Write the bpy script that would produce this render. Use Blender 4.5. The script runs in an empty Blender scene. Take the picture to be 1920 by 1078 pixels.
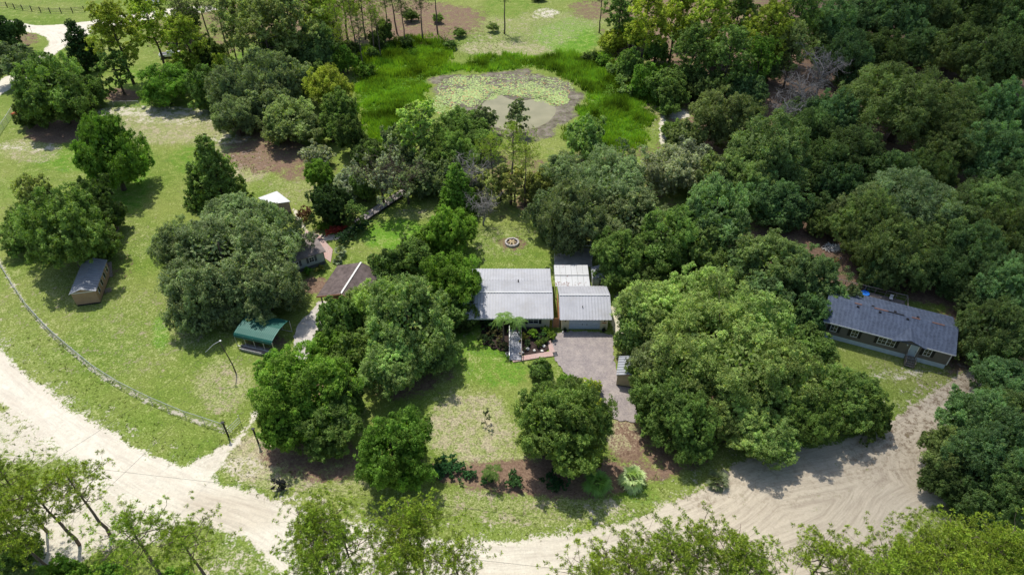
import bpy, math, random
import numpy as np
from mathutils import Vector, Matrix
R = math.radians
PI = math.pi
scene = bpy.context.scene
C = scene.collection

# ------------------------------------------------------------------ camera
CAMH, PITCH, FPX = 72.0, R(40.5), 1280.0
cam = bpy.data.cameras.new('camera'); camo = bpy.data.objects.new('camera', cam); C.objects.link(camo)
camo.location = (0, 0, CAMH); camo.rotation_euler = (PI/2 - PITCH, 0, 0)
cam.sensor_width = 36; cam.lens = 24; cam.clip_start = 0.5; cam.clip_end = 8000
scene.camera = camo
SP, CP = math.sin(PITCH), math.cos(PITCH)

# ------------------------------------------------------------------ sky and sun
SUN_EL = 62.0
SUN_SX, SUN_SY = 0.24, -0.46       # shadow of a 1 m stick falls here (metres)
SUN_EL = math.degrees(math.atan(1/math.hypot(SUN_SX, SUN_SY)))
world = bpy.data.worlds.new('World'); scene.world = world; world.use_nodes = True
wn = world.node_tree.nodes; wl = world.node_tree.links; wn.clear()
sky = wn.new('ShaderNodeTexSky'); sky.sky_type = 'NISHITA'; sky.sun_disc = False
sky.sun_elevation = R(SUN_EL); sky.sun_rotation = math.atan2(-SUN_SX, -SUN_SY)
sky.air_density = 1.0; sky.dust_density = 1.5; sky.ozone_density = 1.0
bg = wn.new('ShaderNodeBackground'); bg.inputs['Strength'].default_value = 0.15
wo = wn.new('ShaderNodeOutputWorld')
wl.new(sky.outputs[0], bg.inputs[0]); wl.new(bg.outputs[0], wo.inputs[0])
sl = bpy.data.lights.new('sun', 'SUN'); sl.energy = 3.9; sl.angle = R(0.5); sl.color = (1.0, 0.965, 0.90)
so = bpy.data.objects.new('sun', sl); C.objects.link(so)
so.rotation_euler = Vector((-SUN_SX, -SUN_SY, 1)).to_track_quat('Z', 'Y').to_euler()
so.location = (0, 100, 200)
scene.view_settings.view_transform = 'Standard'; scene.view_settings.look = 'None'
scene.view_settings.exposure = 0.16; scene.view_settings.gamma = 1.0

# ------------------------------------------------------------------ helpers
def P(px, py, z=0.0):
    """photo pixel -> point at height z"""
    u = (px-960)/FPX; v = (py-539)/FPX
    d = (u, CP - v*SP, -SP - v*CP)
    t = (z-CAMH)/d[2]
    return Vector((d[0]*t, d[1]*t, z))
def depth(pt):
    return pt[1]*CP + (CAMH-pt[2])*SP
def ground_h(x, y):
    return 0.0

def setp(o, label=None, cat=None, group=None, kind=None):
    if label: o['label'] = label
    if cat: o['category'] = cat
    if group: o['group'] = group
    if kind: o['kind'] = kind
    return o
def empty(name, loc, rz=0, label=None, cat=None, group=None, scale=None):
    o = bpy.data.objects.new(name, None); C.objects.link(o); o.empty_display_size = 0.3
    o.location = loc; o.rotation_euler = (0, 0, rz)
    if scale is not None: o.scale = scale
    return setp(o, label, cat, group)

class MB:
    def __init__(s): s.v = []; s.f = []
    def add(s, vs, fs):
        b = len(s.v); s.v += [tuple(q) for q in vs]; s.f += [tuple(b+i for i in f) for f in fs]; return s
    def box(s, x0, x1, y0, y1, z0, z1):
        return s.add([(x0,y0,z0),(x1,y0,z0),(x1,y1,z0),(x0,y1,z0),(x0,y0,z1),(x1,y0,z1),(x1,y1,z1),(x0,y1,z1)],
                     [(3,2,1,0),(4,5,6,7),(0,1,5,4),(1,2,6,5),(2,3,7,6),(3,0,4,7)])
    def hexa(s, lo, hi):      # 4 lower pts ccw, 4 upper pts
        return s.add(list(lo)+list(hi), [(3,2,1,0),(4,5,6,7),(0,1,5,4),(1,2,6,5),(2,3,7,6),(3,0,4,7)])
    def slab(s, quad, t):     # quad of 4 points with thickness t downwards
        q = [Vector(p) for p in quad]
        lo = [p - Vector((0,0,t)) for p in q]
        return s.hexa(lo, q)
    def bar(s, a, b, w, h=None):
        a = Vector(a); b = Vector(b); h = h or w
        d = (b-a).normalized(); up = Vector((0,0,1)) if abs(d.z) < 0.95 else Vector((0,1,0))
        sx = d.cross(up).normalized()*w/2; sz = sx.cross(d).normalized()*h/2
        return s.hexa([a-sx-sz, a+sx-sz, b+sx-sz, b-sx-sz], [a-sx+sz, a+sx+sz, b+sx+sz, b-sx+sz])
    def tube(s, pts, rad, n=7, cap=True):
        pts = [Vector(p) for p in pts]
        if not hasattr(rad, '__len__'): rad = [rad]*len(pts)
        b = len(s.v); up = Vector((0.13,0.31,1)).normalized()
        for i, p in enumerate(pts):
            d = (pts[min(i+1,len(pts)-1)] - pts[max(i-1,0)]).normalized()
            a = d.cross(up)
            if a.length < 0.1: a = d.cross(Vector((1,0,0)))
            a.normalize(); c = d.cross(a)
            for k in range(n):
                t = 2*PI*k/n; q = p + (a*math.cos(t) + c*math.sin(t))*rad[i]; s.v.append(tuple(q))
        for i in range(len(pts)-1):
            for k in range(n):
                k2 = (k+1) % n
                s.f.append((b+i*n+k, b+i*n+k2, b+(i+1)*n+k2, b+(i+1)*n+k))
        if cap:
            s.f.append(tuple(b+k for k in range(n))[::-1]); s.f.append(tuple(b+(len(pts)-1)*n+k for k in range(n)))
        return s
    def cyl(s, c, r, z0, z1, n=12, r2=None):
        return s.tube([(c[0],c[1],z0),(c[0],c[1],z1)], [r, r if r2 is None else r2], n)
    def blob(s, c, r, seed=0, sz=1.0, n=8, m=5):
        rnd = random.Random(seed); b = len(s.v)
        for i in range(m+1):
            ph = PI*i/m
            for k in range(n):
                t = 2*PI*k/n; q = r*(0.85+0.3*rnd.random()) if 0 < i < m else r
                s.v.append((c[0]+q*math.sin(ph)*math.cos(t), c[1]+q*math.sin(ph)*math.sin(t), c[2]+q*math.cos(ph)*sz))
        for i in range(m):
            for k in range(n):
                k2 = (k+1) % n; s.f.append((b+i*n+k, b+(i+1)*n+k, b+(i+1)*n+k2, b+i*n+k2))
        return s
    def mesh(s, name, mat):
        me = bpy.data.meshes.new(name); me.from_pydata(s.v, [], s.f); me.materials.append(mat); me.update(); return me
    def build(s, name, mat, parent=None, smooth=False, **k):
        me = s.mesh(name, mat)
        if smooth: me.polygons.foreach_set('use_smooth', [True]*len(me.polygons))
        o = bpy.data.objects.new(name, me); C.objects.link(o)
        if parent: o.parent = parent
        return setp(o, **k)

def np_mesh(name, V, F, mat, attrs=None, nv=4, smooth=False):
    me = bpy.data.meshes.new(name)
    V = np.ascontiguousarray(V, dtype=np.float32); F = np.ascontiguousarray(F, dtype=np.int32)
    me.vertices.add(len(V)); me.vertices.foreach_set('co', V.ravel())
    me.loops.add(F.size); me.loops.foreach_set('vertex_index', F.ravel())
    me.polygons.add(len(F)); me.polygons.foreach_set('loop_start', np.arange(0, F.size, nv, dtype=np.int32))
    me.polygons.foreach_set('loop_total', np.full(len(F), nv, dtype=np.int32))
    if smooth: me.polygons.foreach_set('use_smooth', np.ones(len(F), dtype=bool))
    for k, a in (attrs or {}).items():
        at = me.attributes.new(k, 'FLOAT', 'POINT'); at.data.foreach_set('value', np.ascontiguousarray(a, dtype=np.float32).ravel())
    me.materials.append(mat); me.update(calc_edges=True)
    return me
def link(name, me, parent=None, **k):
    o = bpy.data.objects.new(name, me); C.objects.link(o)
    if parent: o.parent = parent
    return setp(o, **k)

# ------------------------------------------------------------------ materials
class NT:
    def __init__(s, name):
        s.m = bpy.data.materials.new(name); s.m.use_nodes = True
        s.t = s.m.node_tree; s.t.nodes.clear()
        s.out = s.t.nodes.new('ShaderNodeOutputMaterial')
    def n(s, ty, **k):
        nd = s.t.nodes.new('ShaderNode'+ty)
        for a, b in k.items(): setattr(nd, a, b)
        return nd
    def l(s, a, b): s.t.links.new(a, b)
    def put(s, sock, v):
        if isinstance(v, bpy.types.NodeSocket): s.l(v, sock)
        elif isinstance(v, (tuple, list)) and len(v) == 3 and sock.type == 'RGBA': sock.default_value = (*v, 1)
        else: sock.default_value = v
    def math(s, op, a, b=0.0, clamp=False):
        nd = s.n('Math', operation=op); nd.use_clamp = clamp; s.put(nd.inputs[0], a); s.put(nd.inputs[1], b); return nd.outputs[0]
    def mix(s, fac, a, b, blend='MIX'):
        nd = s.n('Mix', data_type='RGBA'); nd.blend_type = blend
        s.put(nd.inputs[0], fac); s.put(nd.inputs[6], a); s.put(nd.inputs[7], b); return nd.outputs[2]
    def noise(s, scale, detail=4, rough=0.6, vec=None, dist=0.0):
        nd = s.n('TexNoise'); nd.inputs['Scale'].default_value = scale; nd.inputs['Detail'].default_value = detail
        nd.inputs['Roughness'].default_value = rough; nd.inputs['Distortion'].default_value = dist
        if vec is not None: s.l(vec, nd.inputs['Vector'])
        return nd.outputs['Fac']
    def rng(s, v, a, b, c=0.0, d=1.0):
        nd = s.n('MapRange'); s.put(nd.inputs[0], v)
        for i, q in enumerate((a, b, c, d)): s.put(nd.inputs[i+1], q)
        return nd.outputs[0]
    def attr(s, name):
        nd = s.n('Attribute'); nd.attribute_name = name; return nd.outputs['Fac']
    def obj(s): return s.n('TexCoord').outputs['Object']
    def pbsdf(s, col, rough=0.8, spec=0.3, metal=0.0, bump=None, bs=0.3, bd=0.05):
        b = s.n('BsdfPrincipled'); s.put(b.inputs['Base Color'], col); s.put(b.inputs['Roughness'], rough)
        b.inputs['Specular IOR Level'].default_value = spec; b.inputs['Metallic'].default_value = metal
        if bump is not None:
            bp = s.n('Bump'); bp.inputs['Strength'].default_value = bs; bp.inputs['Distance'].default_value = bd
            s.l(bump, bp.inputs['Height']); s.l(bp.outputs[0], b.inputs['Normal'])
        return b
    def fin(s, sh): s.l(sh.outputs[0] if hasattr(sh, 'outputs') else sh, s.out.inputs[0]); return s.m

def simple(name, col, rough=0.7, spec=0.3, var=0.25, scale=2.0, metal=0.0, dirt=None):
    t = NT(name); o = t.obj(); n = t.noise(scale, 6, 0.65, o)
    f = t.rng(n, 0.3, 0.7, 1-var, 1+var*0.6)
    c = t.mix(1.0, col, f, 'MULTIPLY')
    if dirt:
        n2 = t.noise(scale*0.4, 8, 0.75, o); c = t.mix(t.rng(n2, 0.52, 0.68, 0, 0.6), c, dirt)
    return t.fin(t.pbsdf(c, rough, spec, metal, bump=n, bs=0.15, bd=0.02))

def foliage_mat(name, trans=0.36, rough=0.6, spec=0.14, lo=.50, hi=1.55):
    t = NT(name); oi = t.n('ObjectInfo')
    tint = t.attr('tint')
    c = t.mix(1.0, oi.outputs['Color'], t.rng(tint, 0, 1, lo, hi), 'MULTIPLY')
    warm = t.mix(1.0, c, (1.45, 1.12, 0.55), 'MULTIPLY')
    c = t.mix(t.attr('warm'), c, warm)
    p = t.pbsdf(c, rough, spec)
    tr = t.n('BsdfTranslucent'); t.l(t.mix(1.0, c, (1.15, 1.35, 0.5), 'MULTIPLY'), tr.inputs[0])
    mx = t.n('MixShader'); mx.inputs[0].default_value = trans
    t.l(p.outputs[0], mx.inputs[1]); t.l(tr.outputs[0], mx.inputs[2])
    return t.fin(mx)
M_LEAF = foliage_mat('leaves')
M_NEEDLE = foliage_mat('needles', 0.35, 0.5, 0.2, .12, 1.75)
M_REED = foliage_mat('reeds', 0.4, 0.6, 0.1, .28, 1.7)
M_BARK = simple('bark', (0.12, 0.095, 0.075), 0.9, 0.1, 0.5, 3.0)
M_PBARK = simple('pine_bark', (0.17, 0.13, 0.105), 0.9, 0.1, 0.5, 3.0)
M_GBARK = simple('grey_twigs', (0.30, 0.28, 0.26), 0.9, 0.1, 0.4, 3.0)

def ground_mat(name, road=False):
    t = NT(name); o = t.obj()
    big = t.noise(0.06, 5, 0.6, o); mid = t.noise(0.55, 7, 0.72, o); fine = t.noise(3.2, 5, 0.8, o); tiny = t.noise(4.6, 4, 0.85, o)
    thr = t.rng(t.math('ADD', t.math('MULTIPLY', mid, 0.5), t.math('MULTIPLY', fine, 0.5)), 0.36, 0.64, 0.06, 0.94)
    def sel(a, soft=0.16):
        return t.rng(t.math('SUBTRACT', t.attr(a), thr), 0.0, soft)
    g = t.mix(t.rng(mid, 0.35, 0.65), (0.098, 0.165, 0.020), (0.175, 0.236, 0.040))
    g = t.mix(t.rng(big, 0.40, 0.62), g, (0.20, 0.235, 0.055))
    lush = t.mix(t.rng(mid, 0.35, 0.65), (0.075, 0.19, 0.012), (0.155, 0.30, 0.025))
    g = t.mix(sel('lush', 0.5), g, lush)
    g = t.mix(sel('marsh', 0.3), g, t.mix(t.rng(mid, 0.35, 0.65), (0.05, 0.12, 0.012), (0.12, 0.24, 0.02)))
    straw = t.mix(t.rng(fine, 0.35, 0.65), (0.25, 0.215, 0.12), (0.50, 0.44, 0.29))
    g = t.mix(sel('dry', 0.22), g, straw)
    fleck = t.rng(t.math('SUBTRACT', t.math('ADD', t.math('MULTIPLY', tiny, .55), t.math('MULTIPLY', mid, .45)), t.math('SUBTRACT', 0.60, t.math('MULTIPLY', t.attr('dry'), 0.16))), 0, .03, 0, .4)
    g = t.mix(fleck, g, (0.42, 0.385, 0.22))
    g = t.mix(1.0, g, t.rng(tiny, 0.3, 0.7, 0.5, 1.5), 'MULTIPLY')
    dirt = t.mix(t.rng(fine, 0.35, 0.65), (0.10, 0.060, 0.040), (0.29, 0.195, 0.135))
    dirt = t.mix(t.rng(mid, 0.45, 0.7, 0, 0.7), dirt, (0.23, 0.155, 0.10))
    g = t.mix(sel('dirt', 0.25), g, dirt)
    mud = t.mix(t.rng(mid, 0.38, 0.62), (0.085, 0.065, 0.05), (0.26, 0.215, 0.185)); mud = t.mix(t.rng(fine, 0.5, 0.6, 0, .8), mud, (0.13, 0.17, 0.05))
    g = t.mix(sel('mud', 0.25), g, mud)
    sand = t.mix(t.rng(mid, 0.3, 0.7), (0.58, 0.53, 0.42), (0.74, 0.69, 0.565))
    if road:
        tr = t.attr('across')
        cv = t.n('CombineXYZ'); t.l(tr, cv.inputs[0])
        sx = t.n('SeparateXYZ'); t.l(o, sx.inputs[0])
        t.l(t.math('MULTIPLY', sx.outputs[0], 0.07), cv.inputs[1]); t.l(t.math('MULTIPLY', sx.outputs[1], 0.07), cv.inputs[2])
        lines = t.noise(2.6, 4, 0.7, cv.outputs[0]); lines2 = t.noise(0.7, 3, 0.6, cv.outputs[0])
        sand = t.mix(t.rng(lines, 0.47, 0.68, 0, 0.5), sand, (0.44, 0.38, 0.31)); sand = t.mix(t.rng(t.noise(4.5, 6, .8, o), .52, .7, 0, .5), sand, (0.45, 0.39, 0.30))
        sand = t.mix(t.rng(lines2, 0.48, 0.68, 0, 0.45), sand, (0.56, 0.48, 0.38))
        sand = t.mix(t.attr('tan'), sand, t.mix(t.rng(lines, 0.4, 0.62), (0.52, 0.445, 0.33), (0.39, 0.325, 0.24)))
        lit = t.noise(1.1, 8, 0.85, o)
        sand = t.mix(t.math('MULTIPLY', t.attr('litter'), t.rng(lit, 0.50, 0.57)), sand, (0.19, 0.14, 0.09))
        c = sand
        edge = t.rng(t.math('SUBTRACT', t.attr('sand'), thr), 0.0, 0.2)
        c = t.mix(edge, g, sand)
    else:
        sand = t.mix(t.rng(fine, 0.38, 0.6), (0.50, 0.44, 0.34), sand)
        c = t.mix(sel('sand', 0.2), g, sand)
    c = t.mix(1.0, c, t.rng(tiny, 0.3, 0.7, 0.88, 1.1), 'MULTIPLY')
    h = t.math('ADD', fine, tiny)
    return t.fin(t.pbsdf(c, 0.95, 0.12, bump=h, bs=0.5, bd=0.06))
M_GROUND = ground_mat('ground_cover'); M_ROAD = ground_mat('sand_road', True)

# ------------------------------------------------------------------ ground masks
def vnoise(x, y, s, seed):
    x = x/s; y = y/s; xi = np.floor(x).astype(np.int64); yi = np.floor(y).astype(np.int64)
    fx = x-xi; fy = y-yi; fx = fx*fx*(3-2*fx); fy = fy*fy*(3-2*fy)
    def h(a, b):
        n = (a*374761393 + b*668265263 + seed*1442695041) & 0xffffffff
        n = ((n ^ (n >> 13))*1274126177) & 0xffffffff
        return ((n ^ (n >> 16)) & 0xffff)/65535.0
    return (h(xi,yi)*(1-fx)+h(xi+1,yi)*fx)*(1-fy) + (h(xi,yi+1)*(1-fx)+h(xi+1,yi+1)*fx)*fy
def fbm(x, y, s, seed):
    return 0.5*vnoise(x,y,s,seed)+0.28*vnoise(x,y,s/2.1,seed+1)+0.14*vnoise(x,y,s/4.3,seed+2)+0.08*vnoise(x,y,s/9,seed+3)
def poly_sd(X, Y, pts):
    """signed distance in metres, negative inside"""
    n = len(pts); d = np.full(X.shape, 1e9); ins = np.zeros(X.shape, bool)
    for i in range(n):
        x0, y0 = pts[i]; x1, y1 = pts[(i+1) % n]
        ex, ey = x1-x0, y1-y0; L = ex*ex+ey*ey + 1e-9
        t = np.clip(((X-x0)*ex+(Y-y0)*ey)/L, 0, 1)
        d = np.minimum(d, np.hypot(X-x0-t*ex, Y-y0-t*ey))
        c = ((y0 > Y) != (y1 > Y)) & (X < (x1-x0)*(Y-y0)/((y1-y0) if y1 != y0 else 1e-9)+x0)
        ins ^= c
    return np.where(ins, -d, d)
def smooth_poly(pts, it=2):
    for _ in range(it):
        q = []
        for i in range(len(pts)):
            a = pts[i]; b = pts[(i+1) % len(pts)]
            q += [(a[0]*.75+b[0]*.25, a[1]*.75+b[1]*.25), (a[0]*.25+b[0]*.75, a[1]*.25+b[1]*.75)]
        pts = q
    return pts
def W(pxs, it=1):
    p = [tuple(P(*q)[:2]) for q in pxs]
    return smooth_poly(p, it) if it else p
def sst(a, b, x):
    t = np.clip((x-a)/(b-a), 0, 1); return t*t*(3-2*t)

ROAD = W([(-260,420),(-120,540),(0,650),(45,693),(95,735),(150,772),(210,812),(270,845),(335,872),(400,900),(470,917),(530,937),(600,957),(700,985),(800,1003),(890,1010),(960,1011),(1050,1004),(1140,986),(1230,955),(1300,925),(1345,898),(1380,862),(1470,845),(1570,825),(1640,800),(1700,765),(1760,722),(1815,690),(1850,700),(1835,745),(1790,795),(1750,850),(1725,885),(1760,905),(1830,920),(2050,930),(2050,965),(1850,945),(1760,945),(1710,965),(1690,1010),(1640,1075),(1450,1150),(1250,1200),(1000,1215),(760,1190),(600,1140),(530,1085),(490,1040),(440,1008),(360,983),(270,948),(230,925),(170,885),(115,850),(65,802),(0,757),(-120,690),(-300,560)])
DRIVE = W([(472,768),(484,764),(487,775),(474,800),(447,835),(425,862),(405,890),(380,905),(340,890),(345,872),(390,852),(428,828),(455,800)])
TOPROAD = W([(-120,22),(-40,28),(17,37),(45,45),(89,48),(134,43),(169,39),(223,29),(294,17),(420,8),(420,18),(300,34),(225,48),(172,62),(148,73),(125,86),(105,99),(92,115),(60,140),(25,160),(0,180),(-60,235),(-150,330),(-220,310),(-90,200),(0,148),(40,128),(70,108),(85,92),(90,76),(78,65),(51,60),(25,58),(-40,48),(-120,42)])
PAVERS = W([(1042,620),(1150,624),(1150,645),(1152,680),(1160,700),(1184,718),(1192,750),(1200,790),(1160,790),(1130,776),(1100,752),(1075,715),(1050,692),(1036,660),(1034,640)])
CONC = W([(600,560),(640,572),(655,590),(640,625),(600,680),(560,690),(548,640),(556,610),(585,582)])
MULCHBED = W([(905,600),(980,604),(1035,618),(1033,640),(1030,658),(975,668),(930,655),(900,640)])
BRICKPATH = W([(958,669),(975,668),(1030,659),(1027,641),(1033,638),(1043,667),(1010,671),(962,679)], 0)
STRIP = W([(790,885),(815,862),(880,868),(960,855),(1050,862),(1150,858),(1230,876),(1290,850),(1340,855),(1330,872),(1250,897),(1200,912),(1150,930),(1080,942),(1000,930),(930,925),(870,912),(815,905)])
POND = W([(899,196),(912,184),(937,170),(952,182),(977,187),(1015,179),(1046,198),(1040,215),(1021,231),(999,240),(952,244),(921,232)])
MUD = W([(815,152),(870,138),(950,132),(1040,138),(1085,162),(1090,190),(1072,225),(1042,250),(1000,262),(950,258),(900,236),(850,205),(815,185)])
MARSH_L = W([(755,72),(815,72),(850,105),(855,125),(900,108),(960,104),(1030,110),(1090,100),(1160,120),(1200,170),(1215,225),(1200,262),(1150,285),(1090,265),(1050,258),(1085,220),(1095,180),(1060,140),(950,128),(860,135),(815,155),(790,200),(800,260),(740,275),(690,262),(668,200),(672,150),(700,110)])
CREEK = W([(1205,195),(1250,190),(1300,195),(1300,215),(1245,240),(1215,290),(1170,285),(1195,250)])
PATIO = W([(572,432),(600,442),(624,468),(620,492),(606,482),(585,455)],0)
GPATH = W([(548,385),(560,395),(575,430),(600,440),(636,438),(668,415),(672,424),(640,448),(615,452),(590,450),(570,438),(548,400)])

core = 0.5
def axis(a, b, far):
    c = list(np.arange(a, b+1e-6, core)); lo = []; hi = []; s = core; q = a
    while q > -far: s *= 1.25; q -= s; lo.append(q)
    s = core; q = b
    while q < far: s *= 1.25; q += s; hi.append(q)
    return np.array(lo[::-1]+c+hi)
gx = axis(-185, 185, 2500); gy = axis(14, 300, 2800)
GX, GY = np.meshgrid(gx, gy); NX, NY = len(gx), len(gy)
X = GX.ravel(); Y = GY.ravel()
dep = np.maximum(Y*CP + CAMH*SP, 5.0)
U = 960 + FPX*X/dep; V = 539 - FPX*(Y*SP - CAMH*CP)/dep
wob = (fbm(X, Y, 5, 3)-0.5)*1.6
def pm(poly, soft, off=0.0):
    return sst(soft, -soft, poly_sd(X, Y, poly)+wob*min(1, soft*0.6)+off)
def el(lst, pw=1.0):
    m = np.zeros(X.shape)
    for cx, cy, rx, ry, w in lst:
        d = np.sqrt(((U-cx)/rx)**2+((V-cy)/ry)**2) + (fbm(X, Y, 6, int(cx+cy))-0.5)*0.5
        m = np.maximum(m, w*sst(1.15, 0.55, d))
    return m
sd_road = np.minimum(poly_sd(X, Y, ROAD), poly_sd(X, Y, TOPROAD)); sd_drive = poly_sd(X, Y, DRIVE)
sd_pond = poly_sd(X, Y, POND)
left = sst(900, 500, U)
a_sand = np.maximum(sst(0.9, -1.0, sd_road+wob*0.6), sst(0.9, -0.9, sd_drive+wob*0.7)*0.95)
verge = sst(7.0, 0.0, sd_road)*0.50*sst(60, 300, V)
a_sand = np.maximum(a_sand, verge*(0.55+0.6*fbm(X,Y,9,7)))
a_sand = np.maximum(a_sand, el([(40,820,120,70,.72),(180,960,200,90,.8),(90,1010,120,60,.85),(470,1060,120,60,.45),(1022,24,34,12,.62),(1010,30,20,8,.5),(1270,215,30,10,.8),(1243,245,10,36,.8),(1190,264,22,10,.45),(1680,700,70,18,.5),
    (1160,600,14,60,.85),(430,800,60,30,.35),(450,872,60,30,.55),(285,210,150,14,.62),(430,260,50,12,.55),(330,225,120,12,.5),(470,300,60,30,.35),(1290,930,70,24,.5),(870,80,110,30,.3),(215,190,60,8,.3),(60,275,90,12,.5),(1140,700,14,24,.35),(560,935,70,10,.6),(1150,590,12,30,.8)]))
a_sand = np.maximum(a_sand, pm(CREEK, 1.0)*0.35); a_sand = np.maximum(a_sand, pm(GPATH, .4)*.9)
a_dry = el([(120,600,220,150,.38),(260,620,120,120,.42),(350,560,60,120,.5),(300,240,220,45,.6),(60,280,80,30,.55),(460,300,90,60,.6),(250,450,70,60,.4),(420,730,80,70,.55),(880,800,110,90,.62),(930,870,130,30,.6),
    (1000,950,250,60,.5),(1170,820,40,50,.8),(980,60,160,40,.5),(950,92,120,20,.6),(1230,80,80,40,.4),(480,860,80,60,.7),(640,900,120,40,.5),(1050,40,120,30,.5),(20,780,60,60,.4),(420,1050,100,40,.5),(80,15,160,20,.35),(950,450,90,45,.42),(1100,275,100,25,.35),(560,360,90,40,.45),(1700,690,120,40,.4),(780,400,60,15,.5),(540,900,100,30,.6)])
a_dry = np.maximum(a_dry, 0.33*fbm(X, Y, 14, 21)+0.10) * sst(-40,20,V+60)
a_lush = el([(230,350,70,60,.8),(240,330,60,40,.7),(150,300,120,30,.7),(300,620,22,45,.9),(360,300,60,40,.6),(740,440,80,40,.95),(900,650,110,70,.75),(940,700,80,40,.75),(880,680,90,60,.6),(960,20,80,40,.5),(1060,70,80,45,.95),(250,170,60,60,.7),(170,90,60,30,.5),(800,440,60,40,.5),(130,250,60,30,.4),(1200,930,80,24,.6),(1000,300,80,40,.5),(1200,300,60,20,.8),
    (480,100,90,40,.7),(30,230,60,50,.4),(215,650,120,60,.35),(1400,600,200,200,.3),(1640,720,100,40,.3),(1240,300,60,30,.7),(70,370,90,40,.45)])
a_dirt = el([(108,245,75,34,1),(225,178,40,16,.9),(320,208,60,12,.5),(500,290,100,42,.85),(560,320,60,24,.7),(500,260,90,40,.8),(780,40,160,55,.8),(640,30,160,80,.75),(770,70,60,25,.9),(680,130,40,40,.5),(1120,18,70,22,.7),(1370,40,300,170,.8),(1600,200,420,330,.95),(1500,450,150,90,.9),(1760,530,80,50,1),(1650,500,160,60,.9),(1850,640,120,200,.9),(1850,850,120,120,.9),(590,860,130,50,.8),(575,720,110,90,.8),(760,700,110,60,.7),
    (760,620,90,90,.6),(1010,380,60,26,.8),(900,395,80,25,.5),(1050,860,90,30,.8),(1230,850,120,40,.75),(1180,820,50,70,.7),(590,535,40,22,.95),(1350,700,240,170,.8),(1560,800,100,50,.6),(950,330,110,60,.6),(600,440,30,20,.5),(430,520,150,90,.55),(720,370,60,60,.3),(200,500,80,50,.45),(160,440,90,60,.5),(215,402,30,26,.9),(1270,460,60,40,.9),(1820,945,110,20,.9),(960,456,34,16,.7),(380,60,160,70,.6),(500,30,140,60,.7),(1760,740,70,50,.5),(40,70,40,25,.7),(760,285,80,30,.5),(640,320,60,40,.4),(500,640,60,30,.6),(1170,330,150,90,.6),(30,1050,60,40,.5),(740,880,90,40,.7)])
FEN = [tuple(P(*q)[:2]) for q in [(-30,440),(0,495),(22,532),(52,577),(92,622),(132,657),(182,698),(232,729),(290,757),(350,782),(400,798),(424,806)]]
sdf = np.abs(poly_sd(X, Y, FEN+FEN[::-1]))
a_sand = np.maximum(a_sand, sst(1.0, 0.1, sdf)*.62)
a_dirt = np.maximum(a_dirt, pm(STRIP, 1.2)*0.97)
a_mud = np.maximum(pm(MUD, 2.2, (fbm(X,Y,4,91)-.5)*6), el([(850,150,60,12,.9)]))
a_marsh = np.maximum(pm(MARSH_L, 3.0, (fbm(X,Y,7,61)-.5)*9), el([(1240,160,60,50,.7),(700,130,40,50,.6)]))
a_marsh = a_marsh*(1-a_mud)
a_sand *= (1-a_mud)
for a in (a_dirt, a_dry): a *= 1-sst(0.5, -0.5, sd_road)
Z = (fbm(X, Y, 9, 40)-0.5)*0.16
flat = sst(0, 60, np.hypot(X, Y-100)-400)
Z = Z*(1-sst(300, 500, np.hypot(X, Y-120)))
Z = Z - 0.10 - 0.55*sst(2.0, -2.0, sd_pond)
Z = np.where(np.hypot(X, Y-120) > 500, -0.1, Z)
road_in = (np.minimum(sd_road, sd_drive) < 1.2)
idx = np.arange(NX*NY).reshape(NY, NX)
F = np.stack([idx[:-1,:-1], idx[:-1,1:], idx[1:,1:], idx[1:,:-1]], -1).reshape(-1, 4)
attrs = dict(sand=a_sand, dry=a_dry, lush=a_lush, dirt=a_dirt, mud=a_mud, marsh=a_marsh)
link('ground', np_mesh('ground', np.stack([X, Y, Z], 1), F, M_GROUND, attrs, smooth=True), kind='structure')
def zat(x, y):
    j = int(np.clip(np.searchsorted(gx, x), 0, NX-1)); i = int(np.clip(np.searchsorted(gy, y), 0, NY-1))
    return float(Z[i*NX+j])
# roads share the ground's own grid, 4 mm above it
sd_main = poly_sd(X, Y, ROAD); sd_top = poly_sd(X, Y, TOPROAD)
inner = np.abs(sd_main)
a_tan = np.clip(sst(700, 1500, U)*0.85 + el([(430,960,120,50,.5)]), 0, 1)
a_lit = el([(1450,900,150,70,.35),(1700,790,110,70,.95),(1650,860,100,60,.6),(1780,730,70,50,1),(1320,930,80,30,.6),(560,935,90,20,.6)])
def sheet(name, sd, lim, dz, mat, extra):
    inside = sd < lim
    fm = inside[F].all(1); ff = F[fm]; u, inv = np.unique(ff, return_inverse=True)
    at = {k: a[u] for k, a in {**attrs, **extra}.items()}
    link(name, np_mesh(name, np.stack([X[u], Y[u], Z[u]+dz], 1), inv.reshape(-1, 4), mat, at, smooth=True), kind='structure')
sheet('road', sd_main, 1.3, 0.004, M_ROAD, dict(across=inner, tan=a_tan, litter=a_lit))
sheet('far_road', sd_top, 1.3, 0.004, M_ROAD, dict(across=np.abs(sd_top), tan=a_tan*0, litter=a_lit*0))
sheet('sand_driveway', np.where(sd_main < 1.3, 9.0, sd_drive), 1.3, 0.004, M_ROAD, dict(across=np.abs(sd_drive), tan=a_tan*0+0.15, litter=a_lit*0+0.25))

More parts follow.
